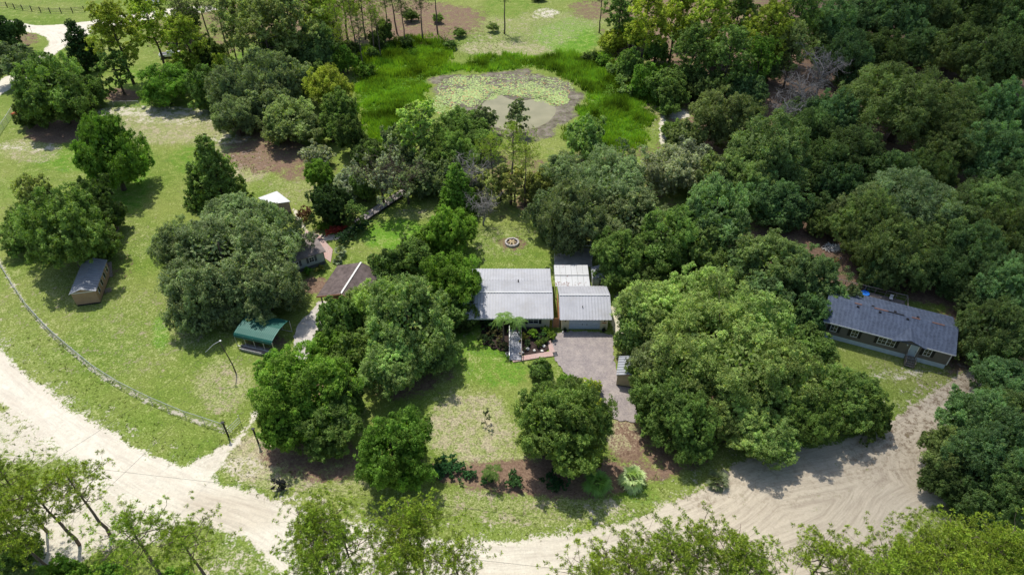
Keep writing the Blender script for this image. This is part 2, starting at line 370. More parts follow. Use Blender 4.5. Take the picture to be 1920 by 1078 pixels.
def flat_poly(name, pts, z, mat, label=None, **k):
    mb = MB(); n = len(pts)
    mb.add([(p[0], p[1], z) for p in pts]+[(p[0], p[1], z-0.3) for p in pts],
           [tuple(range(n))]+[(i, i+n, (i+1) % n+n, (i+1) % n) for i in range(n)])
    o = mb.build(name, mat, **k)
    return o
def ccw(p):
    a = sum(p[i][0]*p[(i+1) % len(p)][1]-p[(i+1) % len(p)][0]*p[i][1] for i in range(len(p)))
    return p if a > 0 else p[::-1]
def paver_mat(name, c1, c2, sc):
    t = NT(name); o = t.obj(); b = t.n('TexBrick'); t.l(o, b.inputs[0]); b.inputs['Scale'].default_value = sc
    t.put(b.inputs['Color1'], c1); t.put(b.inputs['Color2'], c2); t.put(b.inputs['Mortar'], tuple(q*0.55 for q in c1)); b.inputs['Mortar Size'].default_value = 0.02
    n = t.noise(0.7, 8, 0.75, o); n2 = t.noise(5.0, 6, 0.85, o)
    c = t.mix(t.rng(n, 0.42, 0.68, 0, 0.75), b.outputs[0], (0.44, 0.38, 0.33))
    c = t.mix(t.rng(n2, 0.5, 0.66, 0, 0.6), c, (0.17, 0.135, 0.115))
    c = t.mix(t.rng(n2, 0.42, 0.30, 0, 0.5), c, (0.55, 0.49, 0.42))
    return t.fin(t.pbsdf(c, 0.9, 0.2, bump=n2, bs=0.3, bd=0.03))
M_PAVER = paver_mat('pavers', (0.25, 0.215, 0.21), (0.34, 0.295, 0.275), 2.5)
M_BRICK = paver_mat('brick_path', (0.50, 0.30, 0.26), (0.58, 0.40, 0.34), 4.0)
M_CONC = simple('concrete', (0.55, 0.50, 0.44), 0.9, 0.2, 0.35, 0.8, dirt=(0.30, 0.26, 0.2))
M_MULCH = simple('mulch', (0.055, 0.038, 0.033), 0.95, 0.1, 0.7, 6.0)
def ragged(poly, step=.35, amp=.22):
    out = []; rj = random.Random(2)
    for (x0, y0), (x1, y1) in zip(poly, poly[1:]+poly[:1]):
        n = max(1, int(math.hypot(x1-x0, y1-y0)/step))
        for k in range(n): out.append((x0+(x1-x0)*k/n+rj.uniform(-amp, amp), y0+(y1-y0)*k/n+rj.uniform(-amp, amp)))
    return out
flat_poly('paver_driveway', ragged(ccw(PAVERS)), 0.03, M_PAVER, kind='structure')
flat_poly('concrete_drive', ragged(ccw(CONC)), 0.03, M_CONC, kind='structure')
flat_poly('mulch_bed', ragged(ccw(MULCHBED)), 0.045, M_MULCH, kind='structure')
flat_poly('brick_path', ccw(BRICKPATH), 0.06, M_BRICK, kind='structure')
flat_poly('brick_patio', ccw(PATIO), 0.03, M_BRICK, kind='structure')
# pond
def water_mat():
    t = NT('pond_water'); o = t.obj(); n = t.noise(0.25, 4, 0.5, o)
    c = t.mix(t.rng(n, 0.35, 0.65), (0.25, 0.23, 0.125), (0.31, 0.28, 0.16))
    return t.fin(t.pbsdf(c, 0.12, 0.3, bump=t.noise(2.5, 3, 0.5, o), bs=0.08, bd=0.02))
pc = (sum(p[0] for p in POND)/len(POND), sum(p[1] for p in POND)/len(POND))
POND2 = [(pc[0]+(p[0]-pc[0])*1.12, pc[1]+(p[1]-pc[1])*1.12) for p in POND]
mb = MB(); n = len(POND2); pp = ccw(POND2)
mb.add([(p[0], p[1], -0.40) for p in pp], [tuple(range(n))]); mb.build('pond_water', water_mat(), kind='structure')

# ------------------------------------------------------------------ scattered leafy stuff
rng = np.random.default_rng(5)
def norm(a): return a/np.maximum(np.linalg.norm(a, axis=-1, keepdims=True), 1e-9)
def leaf_quads(pos, nrm, L, Wd, rs):
    """diamond leaf sprays; pos (n,3), nrm (n,3), L,Wd (n,)"""
    n = len(pos); r = norm(rs.normal(size=(n, 3))); a = norm(np.cross(nrm, r)); b = np.cross(nrm, a)
    L = L[:, None]; Wd = Wd[:, None]
    v = np.stack([pos-a*L, pos-b*Wd+nrm*0.12*L, pos+a*L, pos+b*Wd+nrm*0.12*L], 1).reshape(-1, 3)
    return v, np.arange(n*4).reshape(-1, 4)
def blades(base, h, w, lean, rs):
    """triangular blades"""
    n = len(base); t = rs.uniform(0, 2*PI, n); d = np.stack([np.cos(t), np.sin(t), np.zeros(n)], 1)
    t2 = rs.uniform(0, 2*PI, n); q = np.stack([np.cos(t2), np.sin(t2), np.zeros(n)], 1)
    tip = base + q*(lean*h)[:, None]; tip[:, 2] += h
    v = np.stack([base-d*w[:, None], base+d*w[:, None], tip], 1).reshape(-1, 3)
    return v, np.arange(n*3).reshape(-1, 3)
def scatter(mask_fn, box, n, rs):
    x = rs.uniform(box[0], box[1], n); y = rs.uniform(box[2], box[3], n)
    return x, y, mask_fn(x, y)
def gsample(A, x, y):
    j = np.clip(np.searchsorted(gx, x), 0, NX-1); i = np.clip(np.searchsorted(gy, y), 0, NY-1); return A[i*NX+j]
b0 = P(660, 290); b1 = P(1260, 60)
x = rng.uniform(P(660,75)[0], P(1260,75)[0], 42000); y = rng.uniform(b0[1], b1[1]+5, 42000)
m = gsample(a_marsh, x, y)*(gsample(a_mud, x, y) < 0.3)*(gsample(a_sand, x, y) < 0.5); keep = m > rng.uniform(0.08, 0.95, len(x)); x = x[keep]; y = y[keep]
k = 9; bx = np.repeat(x, k)+rng.normal(0, .22, len(x)*k); by = np.repeat(y, k)+rng.normal(0, .22, len(x)*k)
clump = fbm(bx, by, 4.0, 88)
base = np.stack([bx, by, gsample(Z, bx, by)], 1)
hh = (0.25+3.2*np.clip(clump-0.28, 0, 1))*rng.uniform(0.6, 1.2, len(bx))
v, f = blades(base, hh, rng.uniform(.05, .10, len(bx)), rng.uniform(0, .5, len(bx)), rng)
tint = np.repeat(np.clip(1.7*fbm(bx, by, 5.0, 9)-.35+rng.normal(0, .16, len(bx)), 0, 1), 3)
o = link('marsh_reeds', np_mesh('marsh_reeds', v, f, M_REED, dict(tint=tint, warm=np.repeat(np.clip((rng.random(len(bx)) < .3)*.9+1.2*(fbm(bx, by, 8.0, 19)-.5), 0, 1), 3)), nv=3), kind='stuff', label='tall bright green reeds and marsh grass ringing the pond', cat='reeds'); o.color = (0.175, 0.30, 0.04, 1)
# lily pads
mb = MB(); rr = random.Random(4)
LILY = [(905,172,34,14),(905,172,34,14),(970,166,46,13),(985,172,50,10),(1030,178,36,13),(1046,188,22,9),(885,185,20,16),(860,165,40,22),(960,155,80,16),(1030,165,45,20),(880,150,40,10),(835,195,26,22),(850,180,30,16)]
npad = 0
while npad < 5200:
    cx, cy, rx, ry = rr.choice(LILY); a = rr.random()*2*PI; q = math.sqrt(rr.random())
    p = P(cx+rx*q*math.cos(a), cy+ry*q*math.sin(a)); z = max(zat(p[0], p[1])+0.02, -0.39)+rr.random()*0.03
    r = rr.uniform(.12, .28); t0 = rr.random()*2*PI; tl = rr.uniform(-.15, .15)
    mb.add([(p[0]+r*math.cos(t0+j*PI/3.3), p[1]+r*math.sin(t0+j*PI/3.3), z+tl*r*math.cos(j)) for j in range(6)]+[(p[0], p[1], z)], [(6, j, j+1) for j in range(5)]); npad += 1
t = NT('lily'); g = t.n('NewGeometry'); cr = t.mix(g.outputs['Random Per Island'], (0.22, 0.34, 0.08), (0.46, 0.53, 0.20))
cr = t.mix(t.rng(g.outputs['Random Per Island'], 0.90, 0.92), cr, (0.45, 0.25, 0.10))
mb.build('lily_pads', t.fin(t.pbsdf(cr, 0.6, 0.3)), label='pale green lily pads crowding the pond and its mud rim', cat='lily pads', kind='stuff')
# weedy verge tufts
x = rng.uniform(-75, 75, 60000); y = rng.uniform(22, 230, 60000)
s_ = gsample(a_sand, x, y); keep = (s_ > 0.12) & (s_ < 0.75) & (rng.random(len(x)) < 0.5); x = x[keep]; y = y[keep]
k = 7; bx = np.repeat(x, k)+rng.normal(0, .10, len(x)*k); by = np.repeat(y, k)+rng.normal(0, .10, len(x)*k)
base = np.stack([bx, by, gsample(Z, bx, by)], 1)
v, f = blades(base, rng.uniform(.05, .22, len(bx)), rng.uniform(.03, .06, len(bx)), rng.uniform(.3, 1.6, len(bx)), rng)
o = link('weed_tufts', np_mesh('weed_tufts', v, f, M_NEEDLE, dict(tint=rng.random(len(v)), warm=np.repeat((rng.random(len(bx)) < .4)*.8, 3)), nv=3), kind='stuff', label='low weeds and grass tufts scattered along the sandy road verges', cat='weeds'); o.color = (0.15, 0.19, 0.05, 1)

# ------------------------------------------------------------------ tree library
TREES = {}
def limb(mb, a, b, r0, r1, rs, seg=5, sag=0.0, wig=0.12, n=6):
    a = Vector(a); b = Vector(b); L = (b-a).length; pts = []; rad = []
    for i in range(seg+1):
        t = i/seg; p = a.lerp(b, t)
        if 0 < i < seg: p += Vector(rs.normal(0, wig*L/seg, 3))
        p.z += sag*L*4*t*(1-t)
        pts.append(p); rad.append(r0+(r1-r0)*t)
    mb.tube(pts, rad, n); return pts
def lobes_to_leaves(lobes, rs, sub=11, per=34, size=(.11, .20), tintspread=.22):
    """lobes: (centre, radius, outward dir). three levels: lobe > sub-clump > leaf spray"""
    c = np.array([l[0] for l in lobes]); r = np.array([l[1] for l in lobes]); od = norm(np.array([l[2] for l in lobes]))
    n = len(lobes)
    ci = np.repeat(np.arange(n), sub)
    d = norm(rs.normal(size=(len(ci), 3)) + od[ci]*0.9 + np.array([0, 0, .35]))
    sc = c[ci] + d*(r[ci]*rs.uniform(.45, 1.3, len(ci)))[:, None]
    sr = r[ci]*rs.uniform(.18, .42, len(ci))
    st = rs.normal(0, tintspread, len(ci)) + np.repeat(rs.normal(0, tintspread*.8, n)+np.array([l[3] if len(l) > 3 else 0 for l in lobes]), sub)
    li = np.repeat(np.arange(len(ci)), per); m = len(li)
    d2 = norm(rs.normal(size=(m, 3)) + d[li]*0.5 + np.array([0, 0, .25]))
    pos = sc[li] + d2*(sr[li]*rs.uniform(.4, 1.45, m))[:, None]*np.array([1, 1, .9])
    nr = norm(d2*0.7 + rs.normal(0, .55, (m, 3)) + np.array([0, 0, .35]))
    L = rs.uniform(size[0], size[1], m)
    v, f = leaf_quads(pos, nr, L, L*rs.uniform(.32, .62, m), rs)
    tint = np.clip(.45+st[li]+rs.normal(0, .12, m), 0, 1)
    return v, f, np.repeat(tint, 4), np.repeat((rs.random(m) < .12)*rs.random(m), 4)
def save(kind, var, trunk_mb, V, Fq, tint, warm, Rr, zc, tmat=None, lmat=None, nv=4):
    tm = trunk_mb.mesh('trunk', tmat or M_BARK); tm.polygons.foreach_set('use_smooth', [True]*len(tm.polygons))
    cm = np_mesh('crown', V, Fq, lmat or M_LEAF, dict(tint=tint, warm=warm), nv=nv) if V is not None else None
    TREES.setdefault(kind, []).append((tm, cm, Rr, zc))
def oak(kind, var, Rr, nmass, lobe_r, zc, bz=.62, seed=0, sub=11, per=34, size=(.11, .20), loose=1.0):
    rs = np.random.default_rng(seed); masses = []
    masses.append((np.array([0, 0, zc+Rr*bz*.12]), Rr*.62))
    for i in range(nmass):
        a = 2*PI*i/nmass + rs.normal(0, .25); q = rs.uniform(.42, .66)
        mr = Rr*rs.uniform(.25, .44)
        q = min(q, (Rr*1.02-mr)/Rr)
        masses.append((np.array([math.cos(a)*q*Rr, math.sin(a)*q*Rr, zc + Rr*bz*rs.uniform(-.5, .42)]), mr))
    lobes = []; mt_ = rs.normal(0, .13, len(masses))
    for mi, (mc, mr) in enumerate(masses):
        nl = int(3.0*(mr/lobe_r)**2*loose)
        for j in range(nl):
            d = norm(rs.normal(size=3)); d[2] = abs(d[2])*1.0 - .38 if rs.random() < .85 else -abs(d[2])*.5; d = norm(d)
            p = mc + d*np.array([1, 1, bz*1.15])*mr*rs.uniform(.82, 1.06)
            if p[2] < lobe_r*.5+.3: continue
            if any(k2 != mi and np.linalg.norm((p-c2)/np.array([1, 1, bz*1.15])) < r2*.72 for k2, (c2, r2) in enumerate(masses)): continue
            if rs.random() < .14: p = p + d*lobe_r*rs.uniform(.5, 1.1)
            lobes.append((p, lobe_r*rs.uniform(.6, 1.3), d, mt_[mi]))
    v, f, ti, wa = lobes_to_leaves(lobes, rs, sub, per, size)
    # leaves filling the middle of the crown
    nf = int(len(lobes)*45); mi = rs.integers(0, len(masses), nf)
    mc = np.array([q[0] for q in masses])[mi]; mr = np.array([q[1] for q in masses])[mi]
    d = norm(rs.normal(size=(nf, 3))); pos = mc + d*(mr*rs.uniform(.45, .9, nf))[:, None]*np.array([1, 1, bz])
    pos = pos[pos[:, 2] > .8]; nf = len(pos)
    L = rs.uniform(.3, .5, nf); v2, f2 = leaf_quads(pos, norm(rs.normal(size=(nf, 3))+np.array([0, 0, .6])), L, L*.7, rs)
    V = np.concatenate([v, v2]); Fq = np.concatenate([f, f2+len(v)])
    ti = np.concatenate([ti, np.full(len(v2), .35)]); wa = np.concatenate([wa, np.zeros(len(v2))])
    mb = MB(); r0 = Rr*.055+.06; h0 = max(.8, zc*.35)
    limb(mb, (0, 0, -.3), (rs.normal(0, .1), rs.normal(0, .1), h0), r0*1.35, r0, rs, 3, 0, .05, 8)
    for mc, mr in masses[1:]:
        pts = limb(mb, (0, 0, h0*.9), tuple(mc), r0*.62, r0*.22, rs, 5, .06, .12)
        for _ in range(4):
            d = norm(rs.normal(size=3)+np.array([0, 0, .6])); limb(mb, pts[3], tuple(mc+d*mr*1.0), r0*.22, .03, rs, 4, 0, .15, 5)
    limb(mb, (0, 0, h0*.9), (0, 0, zc+Rr*bz*.5), r0*.7, r0*.2, rs, 4, 0, .1)
    save(kind, var, mb, V, Fq, ti, wa, Rr, zc)
for i in range(3): oak('X', i, 11.5, 10, 1.5, 7.8, .70, 100+i, 17, 36)
for i in range(5): oak('O', i, 7.6, 8, 1.15, 5.8, .78, 200+i, 16, 36)
for i in range(5): oak('M', i, 4.8, 7, .85, 4.1, .9, 300+i, 14, 34)
for i in range(3): oak('B', i, 2.0, 5, .55, 1.2, .75, 400+i, 7, 22, (.09, .15))

def cone(kind, var, Rr, H, seed, tip=.12):
    rs = np.random.default_rng(seed); lobes = []; mb = MB(); z = H*.06
    limb(mb, (0, 0, -.3), (0, 0, H*.96), .05*Rr+.12, .03, rs, 6, 0, .02)
    while z < H:
        rr_ = Rr*(1-(z/H))**.8*rs.uniform(.85, 1.1)+tip
        nb = max(3, int(rr_*5))
        for j in range(nb):
            a = 2*PI*(j+rs.random()*.7)/nb; q = rr_*rs.uniform(.72, 1.05)
            e = np.array([math.cos(a)*q, math.sin(a)*q, z-q*.10]); d = np.array([math.cos(a), math.sin(a), .25])
            limb(mb, (0, 0, z), tuple(e), .04, .015, rs, 3, .04, .1, 4)
            for tt in (1.0, .62):
                lobes.append((e*np.array([tt, tt, 1])+np.array([0, 0, .1]), .28+.16*Rr*rs.uniform(.6, 1), d))
        z += .34+.12*Rr
    v, f, ti, wa = lobes_to_leaves(lobes, rs, 6, 22, (.11, .19))
    save(kind, var, mb, v, f, ti, wa, Rr, H*.45)
for i in range(3): cone('C', i, 3.2, 8.5, 500+i)

def airy(kind, var, Rr, H, seed, dens=1.0, low=.35, lr=.95):
    """tall loose crown, foliage in separate clouds along rising limbs, trunk showing"""
    rs = np.random.default_rng(seed); lobes = []; mb = MB()
    tr = limb(mb, (0, 0, -.3), (rs.normal(0, .5), rs.normal(0, .5), H*.93), .28, .06, rs, 8, 0, .05, 7)
    nb = 17
    for j in range(nb):
        t = low+(1-low)*(j+.5)/nb; a = j*2.4+rs.normal(0, .3)
        q = Rr*math.sin(PI*min(1, (t-low)/(1-low)*.78+.22))**.7*rs.uniform(.7, 1.05)
        s = Vector((0, 0, 0)); k = min(7, int(t*8)); s = tr[k].lerp(tr[k+1], t*8-k) if k < 8 else tr[8]
        e = Vector((s.x+math.cos(a)*q, s.y+math.sin(a)*q, s.z+q*.45+rs.normal(0, .3)))
        pts = limb(mb, s, e, .10, .03, rs, 5, .02, .15, 5)
        for _ in range(max(2, int(6*dens))):
            w = rs.uniform(.4, 1.05); bp = Vector(s).lerp(e, w) + Vector(rs.normal(0, .75, 3))
            lobes.append((np.array(bp), lr*rs.uniform(.55, 1.15), np.array([math.cos(a)*.5, math.sin(a)*.5, .6])))
    for _ in range(6):
        lobes.append((np.array([rs.normal(0, Rr*.25), rs.normal(0, Rr*.25), H*.93+rs.normal(0, .5)]), lr, np.array([0, 0, 1.])))
    v, f, ti, wa = lobes_to_leaves(lobes, rs, 8, 26, (.12, .21))
    save(kind, var, mb, v, f, ti, wa, Rr, H*.66)
for i in range(4): airy('A', i, 4.4, 14.5, 600+i)
for i in range(2): airy('W', i, 3.2, 9.0, 640+i, .8, .2, .7)

def pine(kind, var, Rr, H, seed, low=.5, ntuft=520, blade=.34, nb=16, flat=0.5, per=26):
    rs = np.random.default_rng(seed); mb = MB(); ends = []
    lx, ly = rs.normal(0, .5, 2)
    tr = limb(mb, (0, 0, -.3), (lx, ly, H*.94), .27, .07, rs, 8, 0, .035, 8)
    for j in range(nb):
        u = (j+.5)/nb; t = low+(1-low)*u*.98; a = j*2.4+rs.normal(0, .35)
        q = Rr*(math.sin(PI*min(1, .22+.70*u)))**.8*rs.uniform(.72, 1.08)
        k = min(7, int(t*8)); s = tr[k].lerp(tr[k+1], min(1, t*8-k))
        e = Vector((s.x+math.cos(a)*q, s.y+math.sin(a)*q, s.z+q*.34+flat*rs.normal(.3, .3)))
        pts = limb(mb, s, e, .075, .03, rs, 6, -.05, .16, 5)
        nt = max(4, int(ntuft/nb*(.4+q/Rr)/1.2/3))
        for _ in range(nt):
            w = rs.uniform(.38, 1.0); i0 = min(5, int(w*6)); bp = pts[i0].lerp(pts[i0+1], w*6-i0)
            sp = .35+Rr*.22*w
            off = Vector((rs.normal(0, sp), rs.normal(0, sp), abs(rs.normal(.25, .35)))); ep = bp+off
            if rs.random() < .7: limb(mb, bp, ep, .028, .014, rs, 3, -.08, .12, 3)
            ends.append((ep, (off+Vector((0, 0, .5))).normalized()))
            for _ in range(2):
                o2 = Vector((rs.normal(0, .6), rs.normal(0, .6), rs.normal(.08, .3))); ends.append((ep+o2, (off+o2+Vector((0, 0, .7))).normalized()))
    for _ in range(22):
        ends.append((tr[-1]+Vector((rs.normal(0, Rr*.16), rs.normal(0, Rr*.16), rs.normal(.3, .4))), Vector((0, 0, 1))))
    c = np.array([e[0] for e in ends]); ax = np.array([e[1] for e in ends]); n = len(c)
    li = np.repeat(np.arange(n), per); m = len(li)
    d = norm(rs.normal(size=(m, 3)) + ax[li]*.75); ln = blade*rs.uniform(.7, 1.15, m); sd_ = norm(np.cross(d, rs.normal(size=(m, 3))))
    w = ln*.085; b = c[li]+d*.04
    v = np.stack([b-sd_*w[:, None]*.5, b+d*ln[:, None]*.55-sd_*w[:, None], b+d*ln[:, None], b+d*ln[:, None]*.55+sd_*w[:, None]], 1).reshape(-1, 3)
    f = np.arange(m*4).reshape(-1, 4)
    ti = np.clip(np.repeat(rs.normal(.52, .14, n), per)+rs.normal(0, .1, m), 0, 1)
    tint = np.stack([ti*.02, ti*.85, ti*1.25, ti*.85], 1).ravel()     # needles brown-green at their base, paler at the tip
    save(kind, var, mb, v, f, np.clip(tint, 0, 1), np.repeat((rs.random(m) < .3)*.4, 4), Rr*1.12, H*(low+(1-low)*.55), M_PBARK, M_NEEDLE)
for i in range(5): pine('P', i, 4.6, 17.0, 700+i, .55, 300, .44, per=30)
for i in range(3): pine('Q', i, 4.8, 16.0, 740+i, .50, 640, .42, per=30)
for i in range(3): pine('T', i, 3.4, 17.0, 760+i, .62, 300, .40, 13, per=16)

def dead(kind, var, Rr, H, seed, leaf=0):
    rs = np.random.default_rng(seed); mb = MB(); lobes = []
    tr = limb(mb, (0, 0, -.3), (rs.normal(0, .6), rs.normal(0, .6), H*.6), .26, .14, rs, 5, 0, .1, 7)
    for j in range(9):
        s = tr[2+j % 4]; a = j*2.4; q = Rr*rs.uniform(.6, 1)
        e = Vector((math.cos(a)*q, math.sin(a)*q, H*rs.uniform(.6, 1))); pts = limb(mb, s, e, .12, .03, rs, 6, .05, .22, 5)
        for _ in range(15):
            b = pts[rs.integers(1, 7)]; e2 = b+Vector(rs.normal(0, Rr*.22, 3)); p2 = limb(mb, b, e2, .035, .014, rs, 3, .03, .25, 3)
            for _ in range(5):
                e3 = p2[rs.integers(1, 4)]+Vector(rs.normal(0, Rr*.11, 3)); limb(mb, p2[2], e3, .02, .01, rs, 2, 0, .2, 3)
            if rs.random() < leaf: lobes.append((np.array(e2)-np.array([0, 0, .3]), .6*rs.uniform(.6, 1.2), np.array([0, 0, -.3])))
    if lobes:
        v, f, ti, wa = lobes_to_leaves(lobes, rs, 7, 20, (.10, .19)); save(kind, var, mb, v, f, ti, wa, Rr, H*.68, M_BARK)
    else: save(kind, var, mb, None, None, None, None, Rr, H*.7, M_GBARK)
for i in range(2): dead('D', i, 4.2, 9.5, 800+i)
for i in range(2): dead('G', i, 5.5, 10.0, 820+i, .75)

COL = dict(dark=(.115,.17,.042), vdark=(.062,.115,.034), oak=(.25,.315,.14), grey=(.37,.41,.26), bright=(.19,.33,.048),
           lime=(.36,.43,.06), olive=(.29,.32,.10), light=(.31,.42,.125), pine=(.34,.46,.06), mid=(.185,.28,.068), pale=(.34,.47,.12), forest=(.20,.29,.10), deep=(.145,.225,.072))
COLNAME = dict(dark='dark green', vdark='very dark green', oak='grey-green', grey='silvery grey-green', bright='bright green', lime='yellow-green', olive='olive green',
               light='light green', pine='yellow-green', mid='mid green', pale='pale green', forest='shaded green', deep='deep green')
KNAME = dict(X='oak_tree', O='oak_tree', M='leafy_tree', B='shrub', C='conifer_tree', A='tall_tree', W='willowy_tree', P='pine_tree', Q='pine_tree', T='pine_tree', D='dead_tree', G='mossy_oak_tree')
KWORD = dict(X='spreading oak', O='billowy oak', M='round leafy tree', B='shrub', C='cone-shaped conifer', A='tall loose tree', W='slender airy tree', P='open-crowned pine', Q='dense-topped pine', T='slim pine', D='leafless grey tree', G='mossy open-limbed oak')
KCAT = dict(B='shrub')
LAND = [('the pond',960,205),('the fire pit',960,454),('the metal-roofed house',960,550),('the garage',1097,580),('the slate-roofed home',1665,620),('the teal carport',490,615),
        ('the tan barn',168,535),('the brown pavilion',640,528),('the grey cottage',590,470),('the white-roofed shed',512,372),('the front lawn',890,760),('the paved driveway',1100,690),
        ('the left road bend',420,940),('the paddock fence',90,22),('the far road fork',90,75),('the boardwalk',715,385),('the palmetto clump',1185,885),('the sand lane at right',1680,870),
        ('the debris pile',1565,465),('the grey leafless tree',1530,130),('the far pasture',960,60),('the dry pasture',330,240),('the marsh path',1255,230),('the left gate posts',428,800)]
treelog = []
rnd = random.Random(11)
def tree(kind, cx, cy, rpx, col, label=None, var=None, zs=None, rot=None, lean=None):
    if zs is None: zs = rnd.uniform(.88, 1.45) if kind in 'OM' else 1.0
    v = TREES[kind]; i = rnd.randrange(len(v)) if var is None else var
    tm, cm, Rr, zc = v[i]
    s = 1.0
    for _ in range(6):
        p = P(cx, cy, zc*s*zs); s = rpx*depth(p)/FPX/Rr
        if kind in 'PQT': s = max(.75, min(1.35, s))
    p = P(cx, cy, zc*s*zs)
    jit = rnd.uniform(.93, 1.07)
    root = empty(KNAME[kind], (p[0], p[1], zat(p[0], p[1])), rnd.uniform(0, 2*PI) if rot is None else rot, None, KCAT.get(kind, 'tree'), None, (s*jit, s*rnd.uniform(.93, 1.07), s*zs))
    if lean: root.rotation_euler = (lean[0], lean[1], root.rotation_euler[2])
    c = COL[col]; vr = 1.0 if col in ('forest', 'deep', 'olive') else .4; q = rnd.uniform(1-.22*vr, 1+.24*vr); h = rnd.uniform(1-.12*vr, 1+.14*vr)
    t = bpy.data.objects.new('trunk', tm); C.objects.link(t); t.parent = root
    if cm:
        k = bpy.data.objects.new('crown', cm); C.objects.link(k); k.parent = root; k.color = (c[0]*q*h, c[1]*q, c[2]*q/h, 1)
    treelog.append([root, kind, cx, cy, rpx, col, label]); return root

